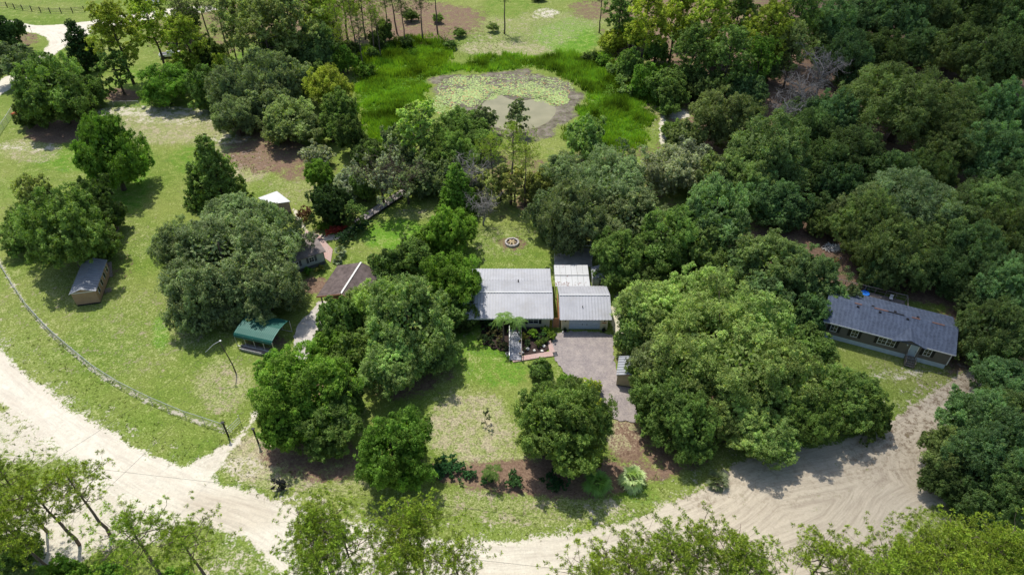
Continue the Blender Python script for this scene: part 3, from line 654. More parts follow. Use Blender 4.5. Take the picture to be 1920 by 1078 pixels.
TABLE = """
A 215 62 46 lime;A 282 42 42 lime;W 215 128 28 mid;C 152 92 31 vdark;M 8 60 34 vdark;O 100 170 72 mid;M 30 118 42 oak;M 168 172 32 mid;M 62 205 38 dark;M 148 205 36 dark
O 205 292 68 bright;O 118 430 88 mid;M 42 440 40 mid;M 175 390 46 dark;M 70 375 40 olive;M 190 455 36 dark
A 350 72 38 lime;O 305 158 50 bright;O 1632 458 46 forest;M 1612 432 34 deep;M 1655 500 34 deep;M 1640 525 26 forest;M 1540 420 30 deep;M 702 300 34 mid;M 742 268 30 oak;M 835 335 30 oak;O 905 270 34 mid;M 1005 348 28 olive;W 938 338 24 olive;M 888 345 26 grey;M 500 396 22 oak;M 680 350 26 mid;M 812 262 30 light;M 470 572 34 oak;M 440 585 26 oak;M 1200 700 26 light;M 1300 150 30 deep;M 1345 100 30 deep;M 1375 150 34 deep;M 1440 130 34 forest;M 1470 90 30 deep;M 1500 210 34 deep;B 1330 200 16 deep;M 1545 80 34 forest;M 1180 120 24 mid;M 1230 95 28 mid;M 1410 240 34 deep;M 1285 60 26 mid;M 1400 60 28 deep;M 720 60 20 dark;M 600 60 34 dark;M 350 40 26 dark;M 620 240 30 mid;M 352 128 34 lime;M 385 165 34 mid;M 390 105 34 dark;M 330 60 22 dark
T 338 8 26 dark;T 372 -4 30 dark;T 402 6 28 dark;T 322 -10 24 dark;T 425 40 24 dark
A 440 42 46 olive;A 490 55 48 olive;A 545 40 48 olive;O 590 92 48 forest;M 530 98 40 mid;A 600 30 34 lime;T 628 20 26 pine;T 655 8 26 pine;T 690 14 24 pine;T 720 -8 22 dark;T 752 6 22 dark;T 785 -6 22 dark;A 470 10 40 olive;A 575 0 40 olive;T 705 30 18 pine;T 640 60 20 pine;T 668 50 18 dark;T 945 -18 22 dark;T 1130 -20 22 dark
O 440 165 54 oak;O 495 145 50 oak;M 545 150 42 oak;O 440 218 44 oak;M 505 195 42 oak;O 545 228 60 olive;O 615 165 46 lime;M 632 205 38 mid;M 655 255 32 dark;M 420 130 28 lime;B 597 293 30 grey;M 597 330 30 bright;M 640 110 26 bright;B 685 130 18 bright;B 696 100 14 mid
C 405 332 50 mid;C 372 350 30 mid
X 420 485 118 oak;O 510 448 62 oak;O 372 560 60 oak;O 495 535 70 oak;O 350 475 60 oak;O 440 410 60 oak
M 618 384 36 vdark;W 665 400 20 mid
G 712 320 62 grey;G 760 330 50 oak;M 798 330 42 oak;M 755 300 30 oak;W 785 240 44 pale;O 866 235 46 mid;O 850 292 44 mid;M 905 225 26 oak;M 820 300 36 mid;D 885 312 42 grey;D 905 378 34 grey;C 858 362 36 bright;W 968 214 22 oak;M 660 345 34 grey;M 690 285 30 dark
T 925 275 30 pine;T 958 258 40 pine;T 985 292 28 pine;W 965 345 26 olive;W 915 350 24 olive
O 848 432 48 bright;M 805 452 36 bright;M 770 482 42 mid;M 725 500 36 mid;O 855 535 60 bright;M 830 590 42 mid;M 880 590 30 dark
O 765 610 88 light;O 705 570 52 light;M 640 600 44 mid;O 740 690 64 light;O 815 660 50 light;M 660 660 44 mid;M 620 650 40 bright
O 575 735 88 bright;O 610 800 66 mid;M 520 700 44 bright;O 530 800 50 bright;M 650 740 36 mid
O 735 845 78 bright;O 1055 800 84 mid;O 1085 755 52 lime;M 1010 820 40 dark;M 1095 840 38 lime;M 1020 750 32 mid;B 1018 693 26 mid;B 1060 715 20 bright;B 1110 730 20 lime
O 1235 590 78 light;O 1320 565 70 light;X 1340 660 130 light;O 1420 610 80 light;O 1235 688 52 oak;O 1250 750 72 mid;O 1390 790 72 light;O 1480 720 86 light;O 1580 745 78 mid;M 1630 770 44 mid;O 1440 820 58 light;M 1195 620 42 light;O 1300 800 60 mid;M 1520 650 44 mid;O 1510 790 52 mid;M 1360 580 44 light
O 1050 330 52 oak;X 1140 350 90 oak;M 1100 262 38 light;O 1255 320 58 grey;O 1085 410 66 oak;O 1180 420 80 oak;O 1165 480 56 mid;O 1250 450 66 mid;O 1340 405 72 forest;M 1290 258 38 olive;O 1355 225 58 olive;M 1300 300 44 grey;O 1450 285 76 forest;O 1395 330 58 forest;O 1440 375 60 deep;M 1335 335 42 olive;M 1480 400 40 deep;M 1275 478 40 dark;M 1030 400 36 oak;M 1320 470 44 deep;M 1220 520 34 dark
O 1450 500 72 forest;O 1510 520 58 forest;M 1395 500 46 forest;M 1560 560 34 forest;M 1592 562 28 oak;M 1430 560 50 forest;M 1520 590 40 deep
B 1258 245 24 mid;M 1210 150 28 bright;M 1250 165 36 mid;M 1285 150 34 mid;M 1180 112 22 bright;M 1150 75 26 lime;M 1185 62 30 bright;B 1110 105 14 mid;B 1130 115 14 bright;B 1148 130 13 light;B 1165 150 14 light;B 1100 108 10 dark;M 1255 200 20 mid;B 1175 170 15 light
A 1165 18 34 mid;A 1212 42 42 lime;A 1268 28 42 lime;A 1325 42 44 lime;A 1388 26 42 mid;A 1440 58 46 lime;A 1300 92 40 mid;A 1365 104 42 mid;A 1425 112 36 bright;M 1328 165 32 deep;M 1400 170 38 forest;D 1548 120 46 grey;D 1480 195 40 grey;D 1510 160 44 grey;A 1500 32 44 mid;A 1490 90 36 olive;O 1400 200 30 forest
O 1560 50 50 forest;O 1620 38 52 forest;O 1680 30 52 forest;O 1740 34 52 forest;O 1800 30 52 deep;O 1860 32 54 forest;O 1915 40 50 deep;O 1590 110 50 forest;O 1660 100 48 deep;O 1730 90 50 deep;O 1790 95 50 forest;O 1850 110 56 forest;O 1905 120 50 deep;O 1520 250 48 deep;O 1560 215 52 forest
X 1700 195 112 forest;O 1830 200 62 deep;O 1895 210 56 forest;O 1600 290 60 deep;O 1550 320 52 deep;O 1660 330 56 deep;O 1790 280 62 forest;O 1860 290 64 forest;O 1915 330 54 deep;O 1740 330 50 deep
X 1700 385 92 oak;O 1630 420 60 forest;O 1770 430 74 forest;O 1690 480 66 forest;O 1620 395 50 oak;O 1845 395 70 forest;O 1900 455 66 forest;O 1825 480 58 forest;O 1880 540 62 forest;O 1760 500 52 deep;M 1545 390 34 deep;M 1840 560 44 forest;M 1570 350 40 deep
O 1850 620 58 forest;O 1900 640 58 forest;M 1820 650 34 forest;O 1890 720 60 forest;O 1905 790 62 forest;O 1840 790 64 forest;O 1790 850 62 forest;O 1860 860 74 forest;O 1912 920 64 deep;M 1760 900 34 deep;M 1850 945 44 deep;M 1795 910 40 deep
P 72 925 70 pine;P 8 900 46 pine;P 135 905 34 pine;P 250 1005 84 pine;P 345 1010 40 pine;Q 20 985 50 pine;P 592 990 68 pine;P 650 1010 62 pine;Q 610 1065 60 pine;P 780 985 76 pine;Q 770 1010 58 pine;P 855 1050 44 pine;Q 740 1070 48 pine;Q 600 1000 56 pine;Q 1175 1075 62 pine;Q 1255 1050 66 pine;P 1310 1020 54 pine;P 1380 1030 58 pine;Q 1400 1080 60 pine;P 1540 1045 56 pine;P 1600 1065 44 pine;Q 1700 1060 66 pine;Q 1775 1020 66 pine;Q 1860 1025 66 pine;Q 1910 1055 56 pine;Q 1790 1080 66 pine;P 1660 1078 50 pine;O 15 1030 52 mid;M 110 1082 40 bright;M 190 1090 38 bright;M 330 1100 38 bright;P 1110 1085 40 pine
T 610 -18 24 pine;T 672 -22 26 pine;T 735 -26 24 dark;T 815 -24 24 pine;T 560 -10 24 dark;M 650 95 22 dark;B 760 78 14 dark;B 845 84 12 mid;B 862 62 12 mid;M 705 75 16 dark;A 640 -5 36 olive;M 600 140 30 mid;B 770 30 16 dark;B 1010 -8 14 dark;B 925 52 12 olive;B 820 35 12 mid
"""
for line in TABLE.strip().splitlines():
    for e in line.split(';'):
        e = e.split()
        if e: tree(e[0], float(e[1]), float(e[2]), float(e[3]), e[4])
def relabel():
    def direction(dx, dy):
        a = math.degrees(math.atan2(-dy, dx)) % 360
        return ['right of', 'upper right of', 'straight above', 'upper left of', 'left of', 'lower left of', 'straight below', 'lower right of'][int(((a+22.5) % 360)//45)]
    used = {}
    rows = []
    for r, kind, cx, cy, rp, col, lab in treelog:
        if lab: r['label'] = lab; continue
        d = sorted((math.hypot(cx-x, cy-y), n, x, y) for n, x, y in LAND)[0]
        size = 'large ' if rp >= 72 else 'small ' if rp < 34 and kind not in 'DT' else ''
        near = 'just ' if d[0] < 75 else ''
        if d[0] < 30: pos = 'right beside '+d[1]
        else: pos = near+direction(cx-d[2], cy-d[3])+' '+d[1]
        base = f"{size}{COLNAME[col]} {KWORD[kind]}"
        if kind == 'D': base = f"{size}{KWORD[kind]}"
        rows.append((r, base, pos, cx, cy, (base, pos)))
    for key in {q[5] for q in rows}:
        grp = sorted([q for q in rows if q[5] == key], key=lambda q: q[3])
        ordn = ['first', 'second', 'third', 'fourth', 'fifth', 'sixth', 'seventh', 'eighth', 'ninth']
        for i, q in enumerate(grp):
            if len(grp) == 1: q[0]['label'] = f"{q[1]}, {q[2]}"
            else:
                w = ('leftmost' if i == 0 else 'rightmost' if i == len(grp)-1 else ordn[i]+' from left')
                lb = f"{q[1]}, {q[2]}, {w} of {len(grp)}"; q[0]['label'] = lb if len(lb.split()) <= 16 else lb.replace(q[1], q[1].split(' ', 1)[1] if q[1].startswith(('large', 'small')) else q[1].replace('yellow-green ', '').replace('bright green ', 'green ').replace('round leafy', 'leafy'))
    for r, kind, cx, cy, rp, col, lab in treelog:
        if kind == 'B': r['group'] = 'shrubs of the grounds'
        elif kind in 'PQ': r['group'] = 'pines along the near edge of the road'
        elif kind == 'T': r['group'] = 'slim pines beyond the pond'
        elif cx > 1500: r['group'] = 'oaks of the shaded wood at right'
        elif kind in 'XOM': r['group'] = 'oaks and leafy trees of the homestead'
        else: r['group'] = 'other trees of the grounds'
relabel()

#@@BUILD@@
# ------------------------------------------------------------------ cloud whose shadow lies over the right of the place
CH = 420.0
cx0, cy0 = -SUN_SX*CH, -SUN_SY*CH
gxx = np.arange(10, 420, 7.0); gyy = np.arange(-10, 460, 7.0)
CXg, CYg = np.meshgrid(gxx, gyy); sh = CXg.shape
SHADE = [tuple(P(*q)[:2]) for q in [(1440,-60),(1450,120),(1420,330),(1420,450),(1500,560),(1530,690),(1500,860),(1560,985),(1750,960),(2150,930)]]+[(400, 60), (400, 440), (150, 440)]
sdc = poly_sd(CXg.ravel(), CYg.ravel(), SHADE).reshape(sh) + (fbm(CXg, CYg, 40, 77)-0.5)*16
thick = 34*sst(13, -24, sdc)*(0.75+0.5*fbm(CXg, CYg, 60, 5))
nyc, nxc = sh; top = np.stack([CXg+cx0, CYg+cy0, CH+thick*0.7], -1).reshape(-1, 3); bot = np.stack([CXg+cx0, CYg+cy0, CH-thick*0.3-0.05], -1).reshape(-1, 3)
ii = np.arange(nyc*nxc).reshape(nyc, nxc)
Fq = np.stack([ii[:-1,:-1], ii[:-1,1:], ii[1:,1:], ii[1:,:-1]], -1).reshape(-1, 4); keepc = (thick.ravel()[Fq] > 0.01).any(1); Fq = Fq[keepc]
ec = {}
for q in Fq:
    for a, b in ((0,1),(1,2),(2,3),(3,0)): ec[(q[a], q[b])] = 1
side = [(a, b, b+nyc*nxc, a+nyc*nxc)[::-1] for (a, b) in ec if (b, a) not in ec]
Fa = np.concatenate([Fq, Fq[:, ::-1]+nyc*nxc, np.array(side)])
t = NT('cloud'); pv = t.n('VolumePrincipled'); pv.inputs['Density'].default_value = 0.027; pv.inputs['Color'].default_value = (.75,.75,.75,1); t.l(pv.outputs[0], t.out.inputs[1])
link('cloud', np_mesh('cloud', np.concatenate([top, bot]), Fa, t.m), kind='structure')

# ------------------------------------------------------------------ building materials
def metal_mat(name, col, stain=0.25, rib_shade=0):
    t = NT(name); o = t.obj(); n = t.noise(0.5, 6, 0.7, o); n2 = t.noise(6, 4, 0.7, o)
    c = t.mix(t.rng(n, 0.4, 0.7, 0, stain), col, tuple(q*0.6 for q in col)); c = t.mix(t.rng(n2, 0.55, 0.75, 0, .25), c, tuple(q*0.7 for q in col))
    if rib_shade:
        sx = t.n('SeparateXYZ'); t.l(o, sx.inputs[0]); fr = t.math('FRACT', t.math('DIVIDE', sx.outputs[0], rib_shade))
        c = t.mix(t.rng(fr, .62, .70, 0, .2), c, tuple(q*0.45 for q in col))  # darker stripes at rib spacing: the ribs' shade put into the colour
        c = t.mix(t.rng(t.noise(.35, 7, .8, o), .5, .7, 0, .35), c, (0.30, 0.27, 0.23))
    return t.fin(t.pbsdf(c, 0.5, 0.4, 0.1, bump=n, bs=.05))
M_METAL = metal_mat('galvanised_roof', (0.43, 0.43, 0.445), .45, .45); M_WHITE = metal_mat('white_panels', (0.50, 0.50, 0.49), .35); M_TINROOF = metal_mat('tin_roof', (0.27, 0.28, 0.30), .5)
M_CREAM = simple('cream_siding', (0.60, 0.54, 0.36), 0.8, 0.2, .12, 1.0); M_TRIM = simple('white_trim', (0.72, 0.71, 0.68), 0.6, 0.3, .1, 2.0)
M_GLASS = simple('dark_glass', (0.02, 0.025, 0.03), 0.08, 0.6, .1); M_BLACK = simple('black_paint', (0.018, 0.018, 0.02), 0.6, 0.3, .2)
M_DOOR = simple('pale_blue_door', (0.42, 0.50, 0.57), 0.5, 0.3, .1); M_WOOD = simple('weathered_wood', (0.24, 0.20, 0.17), 0.85, 0.2, .4, 4.0, dirt=(0.13,0.11,0.09))
M_CEDAR = simple('cedar_wood', (0.42, 0.20, 0.10), 0.8, 0.2, .3, 3.0); M_TAN = simple('tan_siding', (0.36, 0.235, 0.14), 0.8, 0.2, .15, 1.2)
M_BROWN = simple('brown_shingles', (0.135, 0.105, 0.095), 0.9, 0.15, .45, 1.4, dirt=(0.07,0.05,0.045)); M_TEAL = metal_mat('teal_roof', (0.012, 0.105, 0.078), .35)
M_GREY = simple('light_grey_siding', (0.45, 0.46, 0.43), 0.8, 0.2, .12); M_DGREY = simple('dark_grey_block', (0.12, 0.12, 0.125), 0.85, 0.2, .25)
M_TAUPE = simple('taupe_siding', (0.175, 0.155, 0.13), 0.8, 0.2, .10, 1.5); M_SKIRT = simple('pale_blue_skirting', (0.55, 0.62, 0.68), 0.6, 0.3, .12)
M_ROCK = simple('white_rock', (0.72, 0.69, 0.62), 0.9, 0.2, .2, 6.0); M_STONE = simple('ring_stone', (0.50, 0.46, 0.42), 0.9, 0.2, .5, 5.0); M_STEEL = simple('galvanised_steel', (0.55, 0.55, 0.54), 0.45, 0.5, .2, 3.0, .5)
M_BLUE = simple('blue_plastic', (0.03, 0.22, 0.75), 0.4, 0.4, .1); M_RED = simple('red_plastic', (0.16, 0.02, 0.02), 0.5, 0.4, .2); M_ORANGE = simple('orange_red_plastic', (0.62, 0.14, 0.05), 0.5, 0.4, .2)
def shingle_mat():
    t = NT('slate_shingles'); o = t.obj(); b = t.n('TexBrick'); t.l(o, b.inputs[0]); b.inputs['Scale'].default_value = 2.2
    t.put(b.inputs['Color1'], (0.068, 0.088, 0.128)); t.put(b.inputs['Color2'], (0.10, 0.125, 0.175)); t.put(b.inputs['Mortar'], (0.05, 0.055, 0.07)); b.inputs['Mortar Size'].default_value = .02
    w = t.n('TexWave'); w.inputs['Scale'].default_value = .55; w.inputs['Distortion'].default_value = 5; w.inputs['Detail'].default_value = 3; t.l(o, w.inputs[0])
    c = t.mix(t.rng(w.outputs['Fac'], .3, .9, 0, .5), b.outputs[0], (0.115, 0.14, 0.19)); c = t.mix(1.0, c, t.rng(t.noise(.9, 6, .7, o), .3, .7, .75, 1.25), 'MULTIPLY')
    return t.fin(t.pbsdf(c, 0.85, 0.25, bump=b.outputs['Fac'], bs=.2, bd=.02))
M_SLATE = shingle_mat()

def frame(px_a, px_b, name, label, cat, z=0.0):
    """a thing whose local x runs from one photo pixel on the ground to another; local y goes away from the camera"""
    a = P(*px_a, z); b = P(*px_b, z); d = b-a
    e = empty(name, (a.x, a.y, 0), math.atan2(d.y, d.x), label, cat)
    return e, d.length
def child(name, parent, mb, mat, loc=None, **k):
    o = mb.build(name, mat, parent, **k)
    if loc: o.location = loc
    return o
def ribbed(mb, a, b, c, d, sp=0.45, t=0.06, rib=0.12, h=0.07):
    """sloping sheet a-b (low edge) c-d (high edge over b, a) with standing ribs"""
    a, b, c, d = map(Vector, (a, b, c, d)); mb.slab([a, b, c, d], t); n = int((b-a).length/sp); nr = (b-a).cross(d-a).normalized()
    for i in range(n+1):
        f = (i+.02)/(n+.04) if n else 0; p = a.lerp(b, f)+nr*h*.5; q = d.lerp(c, f)+nr*h*.5; mb.bar(p, q, rib, h)
def window(parent, x0, x1, z0, z1, y, shutters=None, frame_mat=None, out=-1, n=1):
    fm = frame_mat or M_TRIM; mb = MB(); t = .07; ya, yb = sorted((y, y+out*.06))
    mb.box(x0, x1, ya, yb, z0, z0+t); mb.box(x0, x1, ya, yb, z1-t, z1); mb.box(x0, x0+t, ya, yb, z0+t, z1-t); mb.box(x1-t, x1, ya, yb, z0+t, z1-t)
    for i in range(1, n*2):
        xm = x0+(x1-x0)*i/(n*2); w = .05 if i % 2 == 0 else .02; mb.box(xm-w, xm+w, ya, yb, z0+t, z1-t)
    zm = (z0+z1)/2; f = child('window', parent, mb, fm)
    g = MB().box(x0+t, x1-t, *sorted((y+out*.004, y+out*.02)), z0+t, z1-t); child('pane', f, g, M_GLASS)
    if n: 
        m2 = MB().box(x0+t, x1-t, *sorted((y+out*.022, y+out*.045)), zm-.02, zm+.02); child('glazing_bar', f, m2, fm)
    if shutters:
        for s0, s1 in ((x0-.42, x0-.04), (x1+.04, x1+.42)):
            m3 = MB().box(s0, s1, *sorted((y, y+out*.05)), z0-.03, z1+.03); child('shutter', parent, m3, shutters)
    return f

# ------------------------------------------------------------------ main house
eR = P(1037, 597, 2.5); eL = P(898, 590, 2.5); bk = P(1040, 503, 2.75); rg = P(1040, 548, 4.0)
HX0, HX1 = -7.4, eR.x; FY = eR.y; RY = rg.y; BY = 2*RY-FY; EY = max(bk.y, BY+1.5)
house = empty('house', (HX0, FY, 0), 0, 'long ranch house with grey ribbed metal roof and cream walls', 'house')
Wd = HX1-HX0; dF = RY-FY; dB = BY-FY; dE = EY-FY; ZR, ZE, ZP = 4.0, 2.5, 2.75
mb = MB(); ribbed(mb, (0, 0, ZE), (Wd, 0, ZE), (Wd, dF, ZR), (0, dF, ZR)); ribbed(mb, (Wd, dB, ZE+.35), (0, dB, ZE+.35), (0, dF+.01, ZR), (Wd, dF+.01, ZR))
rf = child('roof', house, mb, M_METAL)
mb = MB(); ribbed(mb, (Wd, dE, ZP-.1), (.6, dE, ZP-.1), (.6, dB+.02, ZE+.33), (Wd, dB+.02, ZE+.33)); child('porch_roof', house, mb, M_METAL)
child('ridge_cap', rf, MB().bar((0, dF, ZR+.05), (Wd, dF, ZR+.05), .3, .04), M_WHITE)
child('vent_pipe', rf, MB().cyl((Wd*.62, dB-.6), .10, ZE, ZE+.95, 8), M_BLACK)
mb = MB().box(.4, Wd-5.2, .9+1.4, dB-.3, -.2, ZE-.02); mb.box(Wd-5.2, Wd-.45, .55, dB-.31, -.2, ZE+.02); child('wall', house, mb, M_CREAM)
child('gable', house, MB().add([(Wd-.5, .6, ZE), (Wd-.5, dB-.3, ZE), (Wd-.5, dF, ZR-.15), (Wd-.6, .6, ZE), (Wd-.6, dB-.3, ZE), (Wd-.6, dF, ZR-.15)], [(0,1,2),(5,4,3),(0,3,4,1),(1,4,5,2),(2,5,3,0)]), M_CREAM)
child('base', house, MB().box(Wd-5.15, Wd-.5, .5, .549, -.2, .25), M_DGREY)
window(house, Wd-3.7, Wd-2.1, .95, 2.1, .55, M_BLACK)
for xx in (Wd-5.35, Wd-8.3, .5): child('porch_post', house, MB().box(xx-.09, xx+.09, .25, .43, 0, ZE-.02), M_TRIM)
child('fascia', house, MB().box(0, Wd, -.03, .0-.002, ZE-.22, ZE-.02), M_TRIM)
child('front_door', house, MB().box(Wd-6.6, Wd-5.7, 2.25, 2.297, .1, 2.1), M_WOOD)
for yy in (.2, dB-.2): child('corner_post', house, MB().box(.5, .66, yy+2.2 if yy < 1 else yy+.2, yy+2.36 if yy < 1 else yy+.36, 0, ZE-.3), M_TRIM)
for xx in (1.0, Wd*.35, Wd*.65, Wd-.3): child('porch_post', house, MB().box(xx-.07, xx+.07, dE-.35, dE-.21, 0, ZP-.2), M_TRIM)
child('porch_screen', house, MB().box(.9, Wd-.4, dE-.30, dE-.26, .0, .9), M_TRIM)

# garage
gL = P(1050, 597, 2.5); gR = P(1147, 603, 2.5); gr_ = P(1100, 553, 4.05)
garage = empty('garage', (gL.x, (gL.y+gR.y)/2, 0), 0, 'two-car garage with ribbed metal roof and pale blue-grey door beside the house', 'garage')
GW = gR.x-gL.x; gf = gr_.y-garage.location.y; mb = MB()
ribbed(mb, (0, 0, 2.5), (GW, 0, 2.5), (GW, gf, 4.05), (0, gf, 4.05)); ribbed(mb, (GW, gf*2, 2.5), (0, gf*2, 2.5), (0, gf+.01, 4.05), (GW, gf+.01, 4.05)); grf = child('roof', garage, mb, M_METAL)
child('ridge_cap', grf, MB().bar((0, gf, 4.09), (GW, gf, 4.09), .3, .04), M_WHITE); child('vent_pipe', grf, MB().cyl((GW*.45, gf*.5), .07, 3.2, 3.55, 8), M_BLACK)
mb = MB().box(.3, 1.45, .6, gf*2-.4, -.2, 2.52).box(GW-1.5, GW-.35, .6, gf*2-.41, -.2, 2.52).box(1.45, GW-1.5, .6, .75, 2.2, 2.52).box(1.45, GW-1.5, gf*2-.6, gf*2-.42, -.2, 2.52); child('wall', garage, mb, M_CREAM)
dr = MB(); dx0, dx1 = 1.45, GW-1.5
for i in range(4): dr.box(dx0, dx1, .66, .70+.0, .02+i*.545, .55+i*.545)
for i in range(4):
    for j in range(8):
        xa = dx0+.08+j*(dx1-dx0-.1)/8; dr.box(xa, xa+(dx1-dx0)/8-.14, .635, .66, .10+i*.545, .46+i*.545)
gd = child('garage_door', garage, dr, M_DOOR); child('handle', gd, MB().box((dx0+dx1)/2-.4, (dx0+dx1)/2-.3, .60, .634, .9, 1.1).box((dx0+dx1)/2+.3, (dx0+dx1)/2+.4, .60, .634, .9, 1.1), M_BLACK)
for xx in (.85, GW-.9): child('wall_lamp', garage, MB().tube([(xx, .59, 1.75), (xx, .47, 1.8), (xx, .46, 2.05)], [.05, .09, .03], 6), M_BLACK)
child('number_plate', garage, MB().box(GW-1.2, GW-.6, .57, .597, 1.25, 1.45), M_CEDAR)
for gz, s in ((.31, 1), (GW-.36, -1)): child('gable', garage, MB().add([(gz, .6, 2.5), (gz, gf*2-.4, 2.5), (gz, gf, 3.93), (gz+s*.1, .6, 2.5), (gz+s*.1, gf*2-.4, 2.5), (gz+s*.1, gf, 3.93)], [(0,1,2),(5,4,3),(0,3,4,1),(1,4,5,2),(2,5,3,0)]), M_CREAM)
# cedar fence between house and garage
bw = P(1044, 600, 0); gt = empty('side_gate', (P(1042, 597, 1.2).x, garage.location.y+1.0, 0), 0, 'orange cedar board gate and fence in the gap between house and garage', 'gate')
child('boards', gt, MB().box(-.42, .5, -.03, .03, .05, 1.9), M_CEDAR); child('side_boards', gt, MB().box(.42, .5, .04, gf*1.4, .05, 2.0), M_CEDAR)
for xx in (-.46, .52): child('post', gt, MB().box(xx-.05, xx+.05, -.05, .05, 0, 2.1), M_WOOD)
# planters by the garage door
for xx, lab in ((.85, 'dark pot with a plant left of the garage door'), (GW-.95, 'dark pot with a plant right of the garage door')):
    pt = empty('planter', (gL.x+xx, garage.location.y+.15, 0), 0, lab, 'planter', 'pots at the garage door'); child('pot', pt, MB().cyl((0, 0), .20, 0, .42, 10, .27), M_BLACK)
    rs = np.random.default_rng(int(xx*10)); v, f = blades(np.zeros((70, 3))+[0, 0, .4], rs.uniform(.2, .5, 70), np.full(70, .03), rs.uniform(.2, 1.2, 70), rs)
    o = link('plant', np_mesh('plant', v, f, M_NEEDLE, dict(tint=rs.random(210), warm=np.zeros(210)), nv=3), pt); o.color = (.05, .10, .03, 1)
tag_ = empty('white_jug', (gL.x+.5, garage.location.y-.15, 0), 0, 'small white jug on the pavers by the left pot', 'jug'); child('body', tag_, MB().cyl((0,0), .13, 0, .25, 8, .10), M_TRIM); child('neck', tag_, MB().cyl((0,0), .05, .25, .34, 6), M_TRIM)

# patio cover behind the garage
c0 = P(1040, 536, 2.5); c1 = P(1104, 497, 2.7); pcov = empty('patio_cover', (P(1041, 536, 2.5).x, c0.y, 0), 0, 'flat white panel patio roof behind the garage with leaf litter on it', 'patio cover')
pw = P(1104, 515, 2.6).x-pcov.location.x; pd = c1.y-c0.y; mb = MB()
for i in range(6): mb.slab([(pw*i/6+.02, 0, 2.45), (pw*(i+1)/6-.01, 0, 2.45), (pw*(i+1)/6-.01, pd, 2.7), (pw*i/6+.02, pd, 2.7)], .07)
child('roof', pcov, mb, M_WHITE); child('beam', pcov, MB().box(0, pw, pd*.5-.05, pd*.5+.05, 2.64, 2.72), M_STEEL)
for xx in (.08, pw-.08):
    for yy in (.1, pd-.1): child('post', pcov, MB().box(xx-.05, xx+.05, yy-.05, yy+.05, 0, 2.4), M_TRIM)
mb = MB(); rr = random.Random(3)
for _ in range(60):
    x_ = rr.uniform(.05, pw*.95)*(1 if rr.random() < .4 else .4); y_ = rr.uniform(0, .9) if rr.random() < .8 else rr.uniform(0, pd); s = rr.uniform(.05, .16); z_ = 2.47+y_*.25/pd
    mb.add([(x_, y_, z_), (x_+s, y_+s*.3, z_+.02), (x_+s*.6, y_+s, z_+.03), (x_-s*.3, y_+s*.6, z_+.01)], [(0,1,2,3)])
child('leaf_litter', pcov, mb, simple('dead_leaves', (.30,.13,.09), .9, .1, .4), kind='stuff')
q0 = P(1040, 500, 0); q1 = P(1103, 468, 0); yard = empty('screen_enclosure', (q0.x, q0.y+1.2, 0), 0, 'pale aluminium pool-cage frame over a littered slab behind the patio roof', 'enclosure')
yw = q1.x-q0.x+.3; yd = q1.y-q0.y-.8; child('slab', yard, MB().box(0, yw, -1.2, yd, -.2, .06), M_CONC)
fr = [((0,0),(0,yd)), ((yw,0),(yw,yd)), ((0,yd),(yw,yd)), ((0,yd*.33),(yw,yd*.33)), ((0,yd*.66),(yw,yd*.66)), ((yw*.5,0),(yw*.5,yd))]
for (a, b) in fr: child('beam', yard, MB().bar((*a, 2.5), (*b, 2.5), .08), M_TRIM)
for a in ((.0,.3),(0,yd*.33),(0,yd*.66),(0,yd),(yw,yd),(yw,yd*.5),(yw*.5,yd),(yw,.3)): child('post', yard, MB().box(a[0]-.045, a[0]+.045, a[1]-.045, a[1]+.045, 0, 2.46), M_TRIM)
# small dark shed beside it
s0 = P(1109, 540, 0); s1 = P(1146, 541, 0); shd = empty('garden_shed', (s0.x, s0.y, 0), 0, 'small grey gabled shed in shade between the patio cover and the trees', 'shed'); sw = s1.x-s0.x
child('wall', shd, MB().box(.15, sw-.15, .1, 2.9, -.1, 1.9), M_GREY); mb = MB(); mb.slab([(0, 0, 1.85), (sw/2, 0, 2.5), (sw/2, 3.0, 2.5), (0, 3.0, 1.85)], .06); mb.slab([(sw/2+.002, 0, 2.5), (sw, 0, 1.85), (sw, 3.0, 1.85), (sw/2+.002, 3.0, 2.5)], .06); child('roof', shd, mb, M_TINROOF); child('door', shd, MB().box(sw*.35, sw*.65, .05, .097, .05, 1.75), M_DGREY)
ac = empty('air_conditioner', (P(1150, 520, .5).x, P(1150, 520, .5).y, 0), 0, 'white outdoor unit with louvres right of the small grey shed', 'air conditioner'); child('cabinet', ac, MB().box(0, .8, 0, .8, .05, 1.0), M_TRIM); child('fan_grille', ac, MB().cyl((.4, .4), .3, 1.0, 1.03, 14), M_BLACK)
for k in range(5): child('louvre', ac, MB().box(.06, .74, -.03, -.002, .2+k*.15, .27+k*.15), M_DGREY)

# front walkway ramp with rails
ra = P(955, 673, .3); rb = P(978, 673, .3); rt = P(959, 626, .6); ramp = empty('entry_ramp', (ra.x, ra.y, 0), 0, 'grey board entry ramp with handrails climbing to the porch', 'ramp'); rw = rb.x-ra.x; rl = rt.y-ra.y+1.0
mb = MB()
for i in range(int(rl/.16)):
    z0 = .12+.5*(i*.16/rl); mb.box(0, rw, i*.16, i*.16+.14, z0, z0+.04)
child('deck', ramp, mb, simple('grey_boards', (.38,.38,.40), .85, .2, .5, 3.0, dirt=(.62,.62,.64)))
for xx in (0, rw):
    child('handrail', ramp, MB().bar((xx, 0, 1.05), (xx, rl, 1.5), .09), M_WOOD if xx else M_STEEL)
    for k in range(5): child('post', ramp, MB().box(xx-.05, xx+.05, k*rl/4-.05, k*rl/4+.05, 0, 1.05+.45*k/4), M_WOOD if xx else M_STEEL)
child('stringer', ramp, MB().box(.02, rw-.02, .02, rl, 0, .10), M_DGREY)
